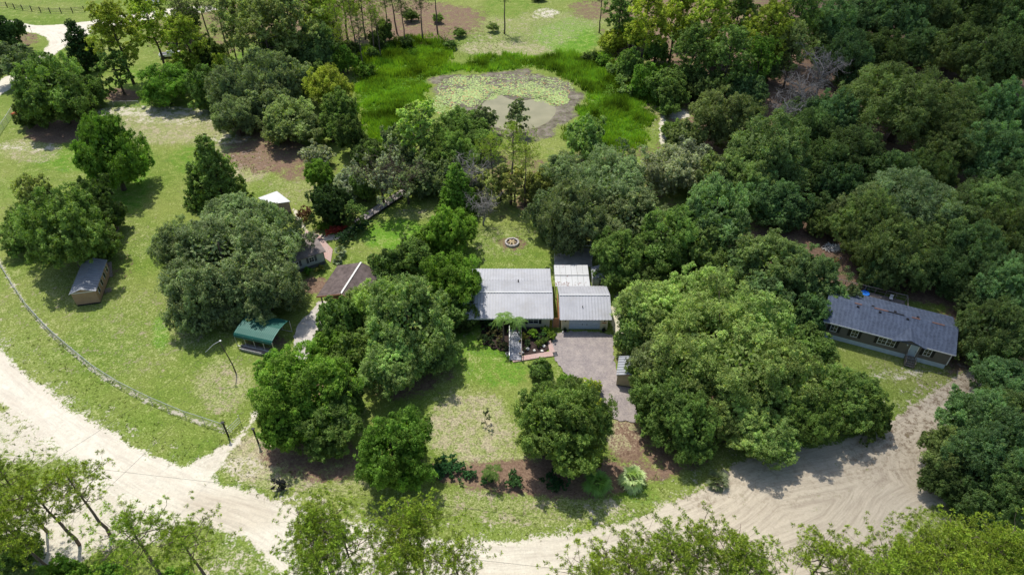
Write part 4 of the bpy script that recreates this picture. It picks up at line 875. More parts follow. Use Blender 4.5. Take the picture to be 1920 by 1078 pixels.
for px_, lab in ((951, 'pale urn at the left foot of the entry ramp'), (975, 'pale urn at the right foot of the entry ramp')):
    p = P(px_, 661, .2); u = empty('urn', (p.x, p.y-.5, .06), 0, lab, 'urn', 'urns at the entry ramp'); child('bowl', u, MB().tube([(0,0,0),(0,0,.12),(0,0,.3),(0,0,.5)], [.12,.07,.12,.24], 9), M_TRIM); child('soil', u, MB().cyl((0,0), .2, .48, .505, 9), M_MULCH)
for i, (px_, py_, s) in enumerate([(989, 655, .30), (1002, 658, .22), (1016, 659, .24), (1020, 650, .26), (979, 662, .24), (963, 648, .2)]):
    p = P(px_, py_); o = MB().blob((0, 0, s*.4), s, i, .6).build('white_rock', M_ROCK); o.location = (p.x, p.y, .05)
    setp(o, ['largest white rock in the dark mulch, nearest the ramp', 'white rock at the front middle of the mulch bed', 'white rock near the front brick edge of the mulch bed', 'white rock farthest right and back in the mulch bed', 'white rock in the corner of ramp and brick path', 'small white rock left of the ramp deck'][i], 'rock', 'white rocks in the mulch bed')
mt = empty('doormat', (P(1041, 664).x, P(1041, 664).y, .035), 0.15, 'dark square grate mat at the corner where brick path meets pavers', 'mat'); child('frame', mt, MB().box(-.32, .32, -.4, .4, 0, .03), M_BLACK); child('grid', mt, MB().box(-.2, .2, -.3, -.1, .03, .04).box(-.2, .2, .0, .2, .03, .04), M_DGREY)

# ------------------------------------------------------------------ long slate-roofed home
mh, L = frame((1537, 629), (1770, 691), 'manufactured_home', 'long taupe home with slate-blue shingle roof and pale blue skirting at right', 'house')
D = 7.9; H0, HE = .75, 3.15; HR = 4.5
child('skirting', mh, MB().box(.05, L-.05, .05, D-.05, -.2, H0), M_SKIRT); child('wall', mh, MB().box(0, L, 0, D, H0, HE), M_TAUPE)
ov = .35; mb = MB(); mb.slab([(-ov, -ov, HE), (L+ov, -ov, HE), (L+ov, D/2, HR), (-ov, D/2, HR)], .12); mb.slab([(L+ov, D+ov, HE), (-ov, D+ov, HE), (-ov, D/2+.003, HR), (L+ov, D/2+.003, HR)], .12)
roof = child('roof', mh, mb, M_SLATE)
gx0, gx1, gm = L*.535, L*.80, L*.665; gfy = -.75; sl_ = (HR-HE)/(D/2+ov); GH = HE+.85; yb_ = -ov+(GH-HE)/sl_
mb = MB().add([(gx0, gfy, HE+.03), (gm, gfy, GH), (gm, yb_, GH+.01), (gx0, -ov+.02, HE+.03), (gx1, gfy, HE+.03), (gx1, -ov+.02, HE+.03)], [(0,1,2,3),(1,4,5,2)])
mb.add([(gx0, gfy, HE-.09), (gm, gfy, GH-.12), (gx1, gfy, HE-.09), (gx0, gfy, HE+.03), (gm, gfy, GH), (gx1, gfy, HE+.03)], [(0,1,4,3),(1,2,5,4)])
child('front_gable_roof', mh, mb, M_SLATE)
child('front_gable', mh, MB().add([(gx0+.1, -.02, HE-.05), (gx1-.1, -.02, HE-.05), (gm, -.02, GH-.15), (gx0+.1, -.3, HE-.05), (gx1-.1, -.3, HE-.05), (gm, -.3, GH-.15)], [(0,1,2),(5,4,3),(0,3,4,1),(1,4,5,2),(2,5,3,0)]), M_TAUPE)
for fa, fb in ((-ov, gx0), (gx1, L+ov)): child('fascia', mh, MB().box(fa, fb, -ov-.04, -ov-.002, HE-.16, HE), M_TRIM)
for xx in (0, L): child('corner_trim', mh, MB().box(xx-.07, xx+.07, -.03, .07, H0, HE-.1), M_TRIM)
for zz, s in ((0, 1), (L, -1)): child('gable', mh, MB().add([(zz+s*.01, 0, HE), (zz+s*.01, D, HE), (zz+s*.01, D/2, HR-.16), (zz+s*.1, 0, HE), (zz+s*.1, D, HE), (zz+s*.1, D/2, HR-.16)], [(0,1,2),(5,4,3),(0,3,4,1),(1,4,5,2),(2,5,3,0)]), M_TAUPE)
for f0, w_, nn in ((.055, .95, 1), (.225, .95, 1), (.44, 2.3, 2), (.80, .95, 1)):
    window(mh, L*f0, L*f0+w_, 1.45, 2.75, 0, M_BLACK, n=nn)
dX = L*.695; dm = child('front_door', mh, MB().box(dX, dX+.95, -.05, -.002, H0+.05, 2.85), M_DOOR); child('door_trim', mh, MB().box(dX-.1, dX-.005, -.06, -.002, H0, 2.95).box(dX+.955, dX+1.05, -.06, -.002, H0, 2.95), M_TRIM); child('handle', dm, MB().box(dX+.8, dX+.88, -.09, -.05, 1.7, 1.8), M_BLACK)
child('porch_light', mh, MB().tube([(dX-.5, -.02, 2.55), (dX-.5, -.12, 2.55)], [.1, .1], 8), M_TRIM)
st = empty('front_steps', (0, 0, 0), 0, 'wooden front steps with rails below the front door of the long home', 'steps'); st.matrix_world = mh.matrix_basis @ Matrix.Translation((dX-.15, -1.75, 0))
for k in range(5): child('step', st, MB().box(0, 1.25, k*.33, k*.33+.30, .12+k*.15, .17+k*.15), M_WOOD)
for xx in (0, 1.25):
    child('handrail', st, MB().bar((xx, 0, .95), (xx, 1.6, 1.65), .07), M_WOOD)
    for yy in (0, .8, 1.55): child('post', st, MB().box(xx-.04, xx+.04, yy-.04, yy+.04, 0, .98+yy*.4), M_WOOD)
    child('stringer', st, MB().bar((xx, 0, .1), (xx, 1.6, .75), .05, .2), M_WOOD)
for k, fx in enumerate((.34, .52, .70, .40, .62, .22)):
    yy = D/2+.45 if k < 3 else D/2-.5; zz = HR-.5*sl_; child('roof_vent', roof, MB().box(L*fx, L*fx+.34, yy-.14, yy+.14, zz-.1, zz+.14), M_BLACK)
for fx, w_ in ((.20, 1.0), (.36, 1.9), (.66, 1.1), (.82, 1.6)): child('ridge_patch', roof, MB().box(L*fx, L*fx+w_, D/2-.11, D/2+.11, HR-.03, HR+.035), simple('bare_plywood', (.22,.12,.09), .9, .1, .3))
child('ridge_cap', roof, MB().box(L*.46, L*.60, D/2-.12, D/2+.12, HR-.03, HR+.03), M_BLACK)
# deck at its back
dk = empty('back_deck', (0, 0, 0), 0, 'grey wooden deck with post-and-rail behind the slate roof', 'deck'); dk.matrix_world = mh.matrix_basis @ Matrix.Translation((1.0, D+.35, 0))
mb = MB()
for i in range(26): mb.box(0, 10.4, i*.16, i*.16+.145, .85, .89)
child('floor', dk, mb, M_WOOD)
for k in range(8): child('post', dk, MB().box(k*1.5-.05, k*1.5+.05, 4.15, 4.25, 0, 1.9), M_WOOD)
child('handrail', dk, MB().box(-.05, 10.55, 4.13, 4.27, 1.9, 1.97), M_WOOD); child('middle_rail', dk, MB().box(-.05, 10.55, 4.18, 4.22, 1.4, 1.46), M_WOOD)
for xx in (0, 10.5): child('side_rail', dk, MB().box(xx-.05, xx+.05, .1, 4.12, 1.9, 1.97), M_WOOD)
def on_mh(n, lx, ly, lz, label, cat): 
    e = empty(n, (0,0,0), 0, label, cat); e.matrix_world = mh.matrix_basis @ Matrix.Translation((lx, ly, lz)); return e
pool = on_mh('paddling_pool', 5.6, D+3.75, .89, 'round bright blue paddling pool on the back deck', 'pool'); child('rim', pool, MB().tube([(.62*math.cos(a*PI/8), .62*math.sin(a*PI/8), .2) for a in range(17)], .06, 5, False), M_BLUE); child('basin', pool, MB().cyl((0,0), .58, 0, .16, 16, .62), M_BLUE)
bk_ = on_mh('folding_chair', 9.3, D+3.7, .89, 'pale folding chair by the deck rail right of the blue pool', 'chair'); child('seat', bk_, MB().box(-.25, .25, -.25, .25, .42, .46), M_TRIM); child('backrest', bk_, MB().box(-.25, .25, .25, .29, .5, 1.0), M_TRIM)
for a in (-.22, .22):
    for b in (-.22, .22): child('leg', bk_, MB().box(a-.02, a+.02, b-.02, b+.02, 0, .42), M_STEEL)
# pale porch-like frame and dark trailer behind the right end
trl = on_mh('utility_trailer', L*.74, D+1.1, 0, 'dark flatbed trailer with white frame behind the right end of the slate roof', 'trailer'); child('bed', trl, MB().box(0, 3.6, 0, 1.7, .5, .58), M_BLACK)
for a in ((0, 3.6, 0, .08), (0, 3.6, 1.62, 1.7), (0, .08, .08, 1.62), (3.52, 3.6, .08, 1.62)): child('side_rail', trl, MB().box(a[0], a[1], a[2], a[3], .58, 1.2), M_TRIM)
for yy in (-.12, 1.82): child('wheel', trl, MB().tube([(1.8, yy-.1, .33), (1.8, yy+.1, .33)], .33, 12), M_BLACK)
ac2 = on_mh('air_conditioner', -1.5, 1.2, 0, 'pale grey outdoor unit at the left end of the long home', 'air conditioner'); child('cabinet', ac2, MB().box(0, .9, 0, .9, .08, 1.1), M_SKIRT); child('fan_grille', ac2, MB().cyl((.45, .45), .34, 1.1, 1.13, 14), M_BLACK); child('pad', ac2, MB().box(-.1, 1.0, -.1, 1.0, 0, .078), M_CONC)
p = P(1526, 656); lp = empty('yard_light', (p.x, p.y, 0), 0, 'short dark yard lamp post with white head left of the long home', 'lamp'); child('post', lp, MB().cyl((0,0), .08, -.1, 1.5, 8), M_BLACK); child('lamp_head', lp, MB().cyl((0,0), .13, 1.5, 1.78, 8, .09), M_TRIM)

# debris, hose pipe, cart behind the deck
p = P(1563, 466); db = empty('debris_pile', (p.x, p.y, 0), 0, 'heap of pale broken branches and rubble in the clearing above the deck', 'debris'); rr = random.Random(8); mb = MB()
for _ in range(70):
    a = rr.random()*2*PI; q = rr.random()**.6; x_, y_ = 1.9*q*math.cos(a), 1.1*q*math.sin(a); z_ = .1+.5*(1-q)*rr.random(); b_ = rr.random()*2*PI; l_ = rr.uniform(.2, .6)
    mb.bar((x_-l_*math.cos(b_), y_-l_*math.sin(b_), z_), (x_+l_*math.cos(b_), y_+l_*math.sin(b_), z_+rr.uniform(-.1, .3)), rr.uniform(.06, .14))
child('branches', db, mb, M_ROCK); mb = MB()
for _ in range(20): a = rr.random()*2*PI; mb.blob((1.5*rr.random()*math.cos(a), .8*math.sin(a)*rr.random(), .12), rr.uniform(.12, .28), rr.randrange(99))
child('rubble', db, mb, M_STONE)
p = P(1564, 494); ct = empty('garden_cart', (p.x, p.y, 0), .4, 'dark red garden cart below the debris pile', 'cart'); child('tub', ct, MB().hexa([(-.5,-.3,.35),(.5,-.3,.35),(.5,.3,.35),(-.5,.3,.35)], [(-.65,-.42,.8),(.65,-.42,.8),(.65,.42,.8),(-.65,.42,.8)]), M_RED)
for yy in (-.4, .32): child('wheel', ct, MB().tube([(-.2, yy, .25), (-.2, yy+.08, .25)], .25, 10), M_BLACK)
child('handle', ct, MB().bar((.6, 0, .7), (1.3, 0, .95), .05), M_STEEL)
p = P(1610, 515); p2 = P(1618, 500); lg = MB().tube([(p.x, p.y, .25), (p2.x, p2.y+1.2, .3)], [.25, .2], 9).build('fallen_log', M_BARK); setp(lg, 'dark fallen log lying on the ground behind the deck rail', 'log')

# ------------------------------------------------------------------ tan barn at left
bn, bw_ = frame((144.5, 573), (189, 567), 'barn', 'small tan barn with silver roof and dark windows under the left tree', 'barn')
bl = 7.6; bz = 2.5; rz = 3.15
child('wall', bn, MB().box(0, bw_, 0, bl, .12, bz), M_TAN); child('gable', bn, MB().add([(0,0,bz),(bw_,0,bz),(bw_/2,0,rz-.05),(0,bl,bz),(bw_,bl,bz),(bw_/2,bl,rz-.05)], [(0,1,2),(5,4,3),(0,3,4,1),(1,4,5,2),(2,5,3,0)]), M_TAN)
mb = MB(); o_ = .2; ribbed(mb, (-o_, bl+o_, bz-.05), (-o_, -o_, bz-.05), (bw_/2, -o_, rz), (bw_/2, bl+o_, rz), .6); ribbed(mb, (bw_+o_, -o_, bz-.05), (bw_+o_, bl+o_, bz-.05), (bw_/2+.002, bl+o_, rz), (bw_/2+.002, -o_, rz), .6); child('roof', bn, mb, M_TINROOF)
child('skid', bn, MB().box(.1, bw_-.1, -.06, bl-.1, -.1, .118), M_BLACK)
child('trim', bn, MB().box(-.12, bw_+.12, -.04, -.002, bz-.14, bz-.03), M_TRIM)
for yy in (1.0, 2.8, 4.6, 6.3): 
    w_ = child('window', bn, MB().box(bw_+.002, bw_+.05, yy, yy+.7, 1.1, 1.95), M_GLASS); child('frame', w_, MB().box(bw_+.01, bw_+.06, yy-.06, yy-.002, 1.05, 2.0).box(bw_+.01, bw_+.06, yy+.702, yy+.76, 1.05, 2.0), M_TRIM)
p = P(207, 512); rp = MB().slab([(-.5, -1.2, .08), (.5, -1.2, .08), (.5, 1.2, 1.4), (-.5, 1.2, 1.4)], .08).build('plank_ramp', M_WOOD); rp.location = (p.x, p.y, 0); rp.rotation_euler = (0, 0, .3); setp(rp, 'pale plank panel leaning at the back corner of the tan barn', 'plank')
p = P(203, 545); pl = empty('pallet', (p.x, p.y, 0), .5, 'small weathered pallet on the grass right of the tan barn', 'pallet')
for k in range(5): child('board', pl, MB().box(-.5, .5, -.5+k*.23, -.40+k*.23, .12, .15), M_WOOD)
for k in (-.45, 0, .4): child('runner', pl, MB().box(k, k+.06, -.5, .55, 0, .119), M_WOOD)
# stacked split-rail logs by the left tree
a = P(212, 398); b = P(224, 444); wood = empty('log_border', (a.x, a.y, 0), math.atan2(b.y-a.y, b.x-a.x), 'line of pale split logs edging the reddish bed right of the left tree', 'logs'); rr = random.Random(5); Ld = (b-a).length
for k in range(14): child('log', wood, MB().tube([(Ld*k/14, rr.uniform(-.3, .3), .12), (Ld*(k+1.3)/14, rr.uniform(-.3, .3), .14+.1*rr.random())], rr.uniform(.08, .13), 6), M_TAN if k % 2 else M_WOOD)

# ------------------------------------------------------------------ teal carport
A = P(437, 629, 2.2); B = P(509, 645, 2.2); E = P(541, 601, 2.2)
cp = empty('carport', (A.x, A.y, 0), math.atan2(B.y-A.y, B.x-A.x), 'teal metal carport with curved roof edges beside the big oak', 'carport'); cw = (B-A).length; cd = (E-B).length
mb = MB(); prof = [(0, 2.0), (.12, 2.3), (.35, 2.5), (cd*.25, 2.72), (cd*.5, 2.85), (cd*.75, 2.72), (cd-.35, 2.5), (cd-.12, 2.3), (cd, 2.0)]
for (y0_, z0_), (y1_, z1_) in zip(prof[:-1], prof[1:]): mb.slab([(0, y0_, z0_), (cw, y0_, z0_), (cw, y1_, z1_), (0, y1_, z1_)], .05)
for i in range(int(cw/.3)+1): mb.tube([(min(cw-.02, .02+i*.3), y_, z_+.015) for y_, z_ in prof], .022, 4)
child('roof', cp, mb, M_TEAL, smooth=False)
for k in range(5):
    for yy in (.12, cd-.12): child('post', cp, MB().box(k*cw/4.02, k*cw/4.02+.07, yy-.035, yy+.035, 0, 2.25), M_STEEL)
for yy in (.12, cd-.12): child('base_rail', cp, MB().box(0, cw, yy-.04, yy+.04, 0, .07), M_STEEL)
# things stored under it
ut = empty('stacked_timber', (0,0,0), 0, 'low stack of grey timber along the near edge under the teal carport', 'timber'); ut.matrix_world = cp.matrix_basis @ Matrix.Translation((.6, -.7, 0)); rr = random.Random(2)
for k in range(18): child('board', ut, MB().box(rr.uniform(0, 1), cw-1-rr.uniform(0, 1.5), .05+(k % 6)*.2, .20+(k % 6)*.2, .05+(k//6)*.15, .17+(k//6)*.15), M_WOOD if k % 3 else M_STONE)

# ------------------------------------------------------------------ brown pavilion
r0_ = P(639, 551, 4.0); r1_ = P(677, 492, 4.0); lf = P(583, 560, 2.6); rt_ = P(664, 567, 2.6)
dR = (r1_-r0_); ang = math.atan2(dR.y, dR.x)-PI/2; pv_ = empty('pavilion', (r0_.x, r0_.y, 0), ang, 'open pavilion with dark brown gable roof and orange cedar fascia', 'pavilion'); Lp = dR.length
hw = 4.3; mb = MB(); mb.slab([(-hw, Lp, 2.6), (-hw, 0, 2.6), (0, 0, 4.0), (0, Lp, 4.0)], .12); mb.slab([(hw*.75, 0, 2.75), (hw*.75, Lp, 2.75), (.003, Lp, 4.0), (.003, 0, 4.0)], .12); pr = child('roof', pv_, mb, M_BROWN)
child('ridge_cap', pr, MB().bar((0, 0, 4.05), (0, Lp, 4.05), .28, .05), M_ROCK)
child('fascia', pv_, MB().bar((-hw, -.06, 2.52), (0, -.06, 3.92), .05, .24), M_CEDAR); child('fascia', pv_, MB().bar((0, -.06, 3.92), (hw*.75, -.06, 2.67), .05, .24), M_CEDAR)
child('finial', pv_, MB().tube([(0, -.02, 4.0), (0, -.02, 4.6), (-.15, -.02, 4.75)], [.05, .04, .03], 6), M_BLACK)
for xx in (-hw+.5, hw*.75-.4):
    for yy in (.5, Lp/2, Lp-.5): child('post', pv_, MB().box(xx-.09, xx+.09, yy-.09, yy+.09, 0, 2.65), M_WOOD)
for yy in (.5, Lp-.5): child('tie_beam', pv_, MB().box(-hw+.5, hw*.75-.4, yy-.08, yy+.08, 2.45, 2.62), M_CEDAR)

# ------------------------------------------------------------------ grey cottage
c_ = P(611, 494); l_ = P(560, 511); ct_ = empty('cottage', (c_.x, c_.y, 0), math.atan2(c_.y-l_.y, c_.x-l_.x), 'small light grey cottage with brown hipped roof half under the big oak', 'cottage')
CWd, CDp = 6.5, 6.0; child('wall', ct_, MB().box(-CWd, 0, 0, CDp, .6, 2.7), M_GREY); child('skirting', ct_, MB().box(-CWd+.03, -.03, .03, CDp-.03, -.2, .6), M_DGREY)
o_ = .35; ez = 2.68; pz = 3.9; A_ = (-CWd-o_, -o_, ez); B_ = (o_, -o_, ez); C_ = (o_, CDp+o_, ez); D_ = (-CWd-o_, CDp+o_, ez); T1 = (-CWd/2, CDp/2-.6, pz); T2 = (-CWd/2, CDp/2+.6, pz)
child('roof', ct_, MB().add([A_, B_, C_, D_, T1, T2, *[(q[0], q[1], q[2]-.12) for q in (A_, B_, C_, D_)]], [(0,1,4),(1,2,5,4),(2,3,5),(3,0,4,5),(0,6,7,1),(1,7,8,2),(2,8,9,3),(3,9,6,0),(9,8,7,6)]), simple('taupe_shingles', (.23,.19,.17), .9, .15, .35, 1.6))
window(ct_, -2.6, -1.7, 1.2, 2.2, 0, M_DGREY); window(ct_, -5.2, -4.3, 1.2, 2.2, 0, M_DGREY)
child('corner_trim', ct_, MB().box(-.06, .03, -.03, .06, .6, 2.6), M_BROWN)
# white-roofed shed
ws, wL = frame((496, 394), (543, 388), 'white_roofed_shed', 'small shed with bright white roof and pinkish wall behind the big oak', 'shed')
a_ = P(503, 385, 2.3); b_ = P(544.6, 378.5, 2.3); d_ = P(518.6, 359, 2.3); e_ = P(484, 371, 2.3); ws.location = (0, 0, 0); ws.rotation_euler = (0, 0, 0)
a_, b_, d_, e_ = P(503, 384, 2.3), P(544.5, 378, 2.3), P(519, 358.5, 2.5), P(484, 371, 2.5)
ctr = (a_+b_+d_+e_)/4; ws.location = (ctr.x, ctr.y, 0); loc = [q-Vector((ctr.x, ctr.y, 0)) for q in (a_, b_, d_, e_)]
child('roof', ws, MB().slab(loc, .12), M_WHITE); inn = [Vector((q.x*.92, q.y*.92, 0)) for q in loc]
child('wall', ws, MB().hexa([q+Vector((0,0,-.1)) for q in inn], [Vector((q.x, q.y, l.z-.125)) for q, l in zip(inn, loc)]), simple('pinkish_siding', (.42,.32,.28), .8, .2, .2))
dmid = inn[3].lerp(inn[0], .5); dd = (inn[0]-inn[3]).normalized(); nn_ = Vector((dd.y, -dd.x, 0))
child('door', ws, MB().hexa([dmid-dd*.45+nn_*.01, dmid+dd*.45+nn_*.01, dmid+dd*.45+nn_*.06, dmid-dd*.45+nn_*.06], [q+Vector((0,0,1.9)) for q in (dmid-dd*.45+nn_*.01, dmid+dd*.45+nn_*.01, dmid+dd*.45+nn_*.06, dmid-dd*.45+nn_*.06)]), M_TRIM)
# tan box building at the drive
xs_, _ = frame((1155, 722), (1186, 727), 'equipment_shed', 'tan box shed with pale roof partly under the large right oak beside the pavers', 'shed'); _w = 3.4
child('wall', xs_, MB().box(0, _w, 0, 3.2, .15, 2.3), simple('khaki_siding', (.40,.34,.22), .8, .2, .15)); mb = MB(); ribbed(mb, (-.15, 3.35, 2.25), (-.15, -.15, 2.25), (_w/2, -.15, 2.75), (_w/2, 3.35, 2.75), .5); ribbed(mb, (_w+.15, -.15, 2.25), (_w+.15, 3.35, 2.25), (_w/2+.002, 3.35, 2.75), (_w/2+.002, -.15, 2.75), .5); child('roof', xs_, mb, M_TINROOF)
child('base', xs_, MB().box(.05, _w-.05, -.02, 3.1, -.1, .148), M_BLACK); child('gable', xs_, MB().add([(0,.0,2.3),(_w,.0,2.3),(_w/2,.0,2.68),(0,.1,2.3),(_w,.1,2.3),(_w/2,.1,2.68)], [(0,1,2),(5,4,3),(0,3,4,1),(1,4,5,2),(2,5,3,0)]), M_TAN); child('door', xs_, MB().box(-.05, -.002, 1.5, 2.6, .2, 2.0), M_BROWN)

# ------------------------------------------------------------------ boardwalk
a = P(668, 418, .35); b = P(768, 352, .35); bwk = empty('boardwalk', (a.x, a.y, 0), math.atan2(b.y-a.y, b.x-a.x), 'weathered grey boardwalk bridge with dark rail running to the mossy oak', 'boardwalk'); Lb = (b-a).length; mb = MB()
for i in range(int(Lb/.2)): mb.box(i*.2, i*.2+.17, -.8, .8, .32, .37)
child('planks', bwk, mb, simple('silver_planks', (.42,.37,.34), .9, .2, .4, 3.0)); child('beam', bwk, MB().box(0, Lb, -.95, -.82, .1, .42), M_BLACK); child('beam', bwk, MB().box(0, Lb, .82, .95, .1, .42), M_WOOD)
child('handrail', bwk, MB().box(0, Lb, -.92, -.84, 1.2, 1.28), M_WOOD)
for i in range(int(Lb/1.8)+1): child('post', bwk, MB().box(i*1.8, i*1.8+.1, -.93, -.83, 0, 1.2), M_WOOD)
# fire pit
p = P(960, 456); fp = empty('fire_pit', (p.x, p.y, 0), 0, 'round stone fire pit with ash and logs in the back lawn', 'fire pit'); mb = MB()
for k in range(22): a = 2*PI*k/22; r_ = 1.12; mb.hexa([( (r_+d1)*math.cos(a+d2), (r_+d1)*math.sin(a+d2), -.1) for d1, d2 in ((-.15,-.12),(.15,-.12),(.15,.12),(-.15,.12))], [((r_+d1)*math.cos(a+d2), (r_+d1)*math.sin(a+d2), .32+.03*(k % 3)) for d1, d2 in ((-.15,-.12),(.15,-.12),(.15,.12),(-.15,.12))])
child('stone_ring', fp, mb, M_STONE); child('ash', fp, MB().cyl((0,0), .98, -.05, .08, 20), M_MULCH); mb = MB()
for k in range(6): a = k*1.05; mb.tube([(.72*math.cos(a), .72*math.sin(a), .12), (.05*math.cos(a), .05*math.sin(a), .40)], .17, 6)
child('logs', fp, mb, simple('cut_logs', (.62,.48,.28), .9, .1, .4))
# patio bench and table by cottage
p = P(594, 449); tb = empty('bistro_set', (p.x, p.y, .03), 0, 'small dark metal table on the brick patio beside the cottage', 'table'); child('tabletop', tb, MB().cyl((0,0), .5, .68, .72, 14), M_BLACK); child('pedestal', tb, MB().cyl((0,0), .06, 0, .68, 8), M_BLACK)
for dx, lab in ((-1.0, 'dark metal chair left of the patio table'), (1.0, 'dark metal chair right of the patio table')):
    cc = empty('patio_chair', (p.x+dx, p.y+.2, .03), 0, lab, 'chair', 'patio chairs'); child('seat', cc, MB().box(-.22, .22, -.22, .22, .43, .47), M_BLACK); s = 1 if dx > 0 else -1; child('backrest', cc, MB().box(*sorted((s*.22, s*.26)), -.22, .22, .5, .95), M_BLACK)
    for u_ in (-.19, .19):
        for w_ in (-.19, .19): child('leg', cc, MB().box(u_-.02, u_+.02, w_-.02, w_+.02, 0, .43), M_BLACK)

# ------------------------------------------------------------------ fences
def polyline(pxs, step):
    p = [P(*q) for q in pxs]; out = [p[0]]; acc = 0
    for a, b in zip(p[:-1], p[1:]):
        L_ = (b-a).length; s = step-acc
        while s < L_: out.append(a.lerp(b, s/L_)); s += step
        acc = (acc+L_) % step
    return out
def chain_fence(pxs, label, h=1.3, step=3.0):
    pts = polyline(pxs, step); f = empty('chain_link_fence', (pts[0].x, pts[0].y, 0), 0, label, 'fence'); o0 = pts[0]
    q = [Vector((p.x-o0.x, p.y-o0.y, zat(p.x, p.y))) for p in pts]
    for p in q: child('post', f, MB().cyl((p.x, p.y), .045, p.z-.2, p.z+h, 6), M_STEEL)
    child('top_rail', f, MB().tube([p+Vector((0,0,h)) for p in q], .035, 5), M_STEEL); mb = MB()
    for a, b in zip(q[:-1], q[1:]):
        L_ = (b-a).length; n = int(L_/.22)
        for k in range(n):
            for s in (0, 1):
                u0, u1 = a.lerp(b, k/n), a.lerp(b, min(1, (k+1.5)/n)); z0_, z1_ = (.05, h-.03) if s else (h-.03, .05)
                mb.bar(u0+Vector((0,0,z0_)), u1+Vector((0,0,z1_)), .014)
    child('wire_mesh', f, mb, M_STEEL); return f
chain_fence([(-30,440),(0,495),(22,532),(52,577),(92,622),(132,657),(182,698),(232,729),(290,757),(350,782),(400,798),(424,806)], 'long curving grey chain-link fence between the left lawn and the sand road')
chain_fence([(-25,290),(0,252),(16,228),(29,207)], 'short chain-link fence at the left edge beside the dark oak', 1.5)
chain_fence([(165,199),(205,198),(245,198),(285,197)], 'straight chain-link fence crossing behind the dry pasture', 1.2)
for (bx_, by_), (tx, ty), lab in (((428, 817), (413, 780), 'tall black gate post at the end of the left chain-link fence'), ((484, 829), (474, 800), 'tall dark gate post on the tree side of the sand driveway')):
    p = P(bx_, by_); g = empty('gate_post', (p.x, p.y, 0), 0, lab, 'post', 'dark gate posts'); child('pole', g, MB().cyl((0,0), .12, -.2, 2.7, 9), M_BLACK); child('cap', g, MB().box(-.2, .2, -.15, .15, 2.7, 2.82), M_BLACK)
a = P(430, 814); b = P(452, 793); gt2 = empty('swing_gate', (a.x, a.y, 0), math.atan2(b.y-a.y, b.x-a.x), 'thin pipe gate standing open beside the sand driveway', 'gate'); Lg = (b-a).length
for z_ in (.3, .7, 1.15): child('bar', gt2, MB().tube([(.1, 0, z_), (Lg, 0, z_)], .03, 6), M_STEEL)
for x_ in (.1, Lg): child('upright', gt2, MB().tube([(x_, 0, 0), (x_, 0, 1.2 if x_ < 1 else 1.6)], .04, 6), M_STEEL)
pts = polyline([(-60,10),(16,14),(33,18),(51,20),(69,22),(84,24),(106,25),(127,24),(143,24),(158,22),(175,18)], 3.4); pf = empty('paddock_fence', (pts[0].x, pts[0].y, 0), 0, 'dark wooden post-and-rail paddock fence along the far road', 'fence'); o0 = pts[0]
q = [Vector((p.x-o0.x, p.y-o0.y, -.05)) for p in pts]
for p in q: child('post', pf, MB().box(p.x-.09, p.x+.09, p.y-.09, p.y+.09, -.2, 1.55), M_BLACK)
for i, (a, b) in enumerate(zip(q[:-1], q[1:])):
    for z_ in (.45, .9, 1.3): child('rail', pf, MB().bar(a+Vector((0,0,z_)), b+Vector((0,0,z_)), .04, .09), M_BLACK if i % 3 else M_WOOD)
a = P(1246, 455); b = P(1292, 512); wf = empty('board_fence', (a.x, a.y, 0), math.atan2(b.y-a.y, b.x-a.x), 'dark board privacy fence in the gap between the oaks right of the house', 'fence'); Lf = (b-a).length; mb = MB()
for k in range(int(Lf/.16)): mb.box(k*.16, k*.16+.15, -.015, .015, .02, 1.8)
child('boards', wf, mb, simple('dark_boards', (.075,.07,.068), .9, .1, .3))
for k in range(int(Lf/2.4)+1): child('post', wf, MB().box(k*2.4, k*2.4+.1, .02, .12, 0, 1.85), M_BLACK)
# street lamp by the carport: dark pole with a pale arm and lamp
p = P(442, 698); sl2 = empty('yard_lamp_pole', (p.x, p.y, 0), 0, 'leaning dark pole with a pale arm and lamp on the lawn left of the carport', 'lamp')
child('pole', sl2, MB().tube([(0,0,-.2), (-.05,0,1.6), (-.35,.1,3.6), (-.75,.2,6.0)], [.10,.085,.065,.045], 8), M_BARK); child('arm', sl2, MB().tube([(-.75,.2,6.0), (-1.5,-.1,5.7), (-2.6,-.8,4.9)], [.045,.04,.03], 6), M_STEEL); child('lamp_head', sl2, MB().blob((-.6,.25,6.05), .15, 2, .5), M_TRIM)
p = P(62, 66); rs_ = empty('road_sign', (p.x, p.y, 0), 0, 'thin sign post with a small dark panel at the far road fork', 'sign'); child('pole', rs_, MB().cyl((0,0), .05, -.1, 2.6, 6), M_STEEL); child('panel', rs_, MB().box(-.3, .3, -.03, .0, 2.2, 2.6), M_BLACK)
p = P(49, 72); rs_ = empty('warning_sign', (p.x, p.y, 0), .6, 'dark diamond sign beside the far road fork', 'sign'); child('pole', rs_, MB().cyl((0,0), .05, -.1, 1.6, 6), M_STEEL); child('panel', rs_, MB().add([(0,-.06,1.1),(.45,-.06,1.55),(0,-.06,2.0),(-.45,-.06,1.55),(0,-.02,1.1),(.45,-.02,1.55),(0,-.02,2.0),(-.45,-.02,1.55)], [(0,1,2,3),(7,6,5,4),(0,4,5,1),(1,5,6,2),(2,6,7,3),(3,7,4,0)]), M_BLACK)
p = P(34, 214); ky = empty('kayak', (p.x, p.y, 0), .5, 'orange-red kayak lying by the left edge fence', 'kayak'); child('hull', ky, MB().tube([(-1.6,0,.25),(-1.0,0,.25),(0,0,.28),(1.0,0,.25),(1.6,0,.3)], [.05,.28,.36,.28,.05], 8), M_ORANGE); child('cockpit', ky, MB().cyl((0,0), .2, .6, .66, 10), M_BLACK)
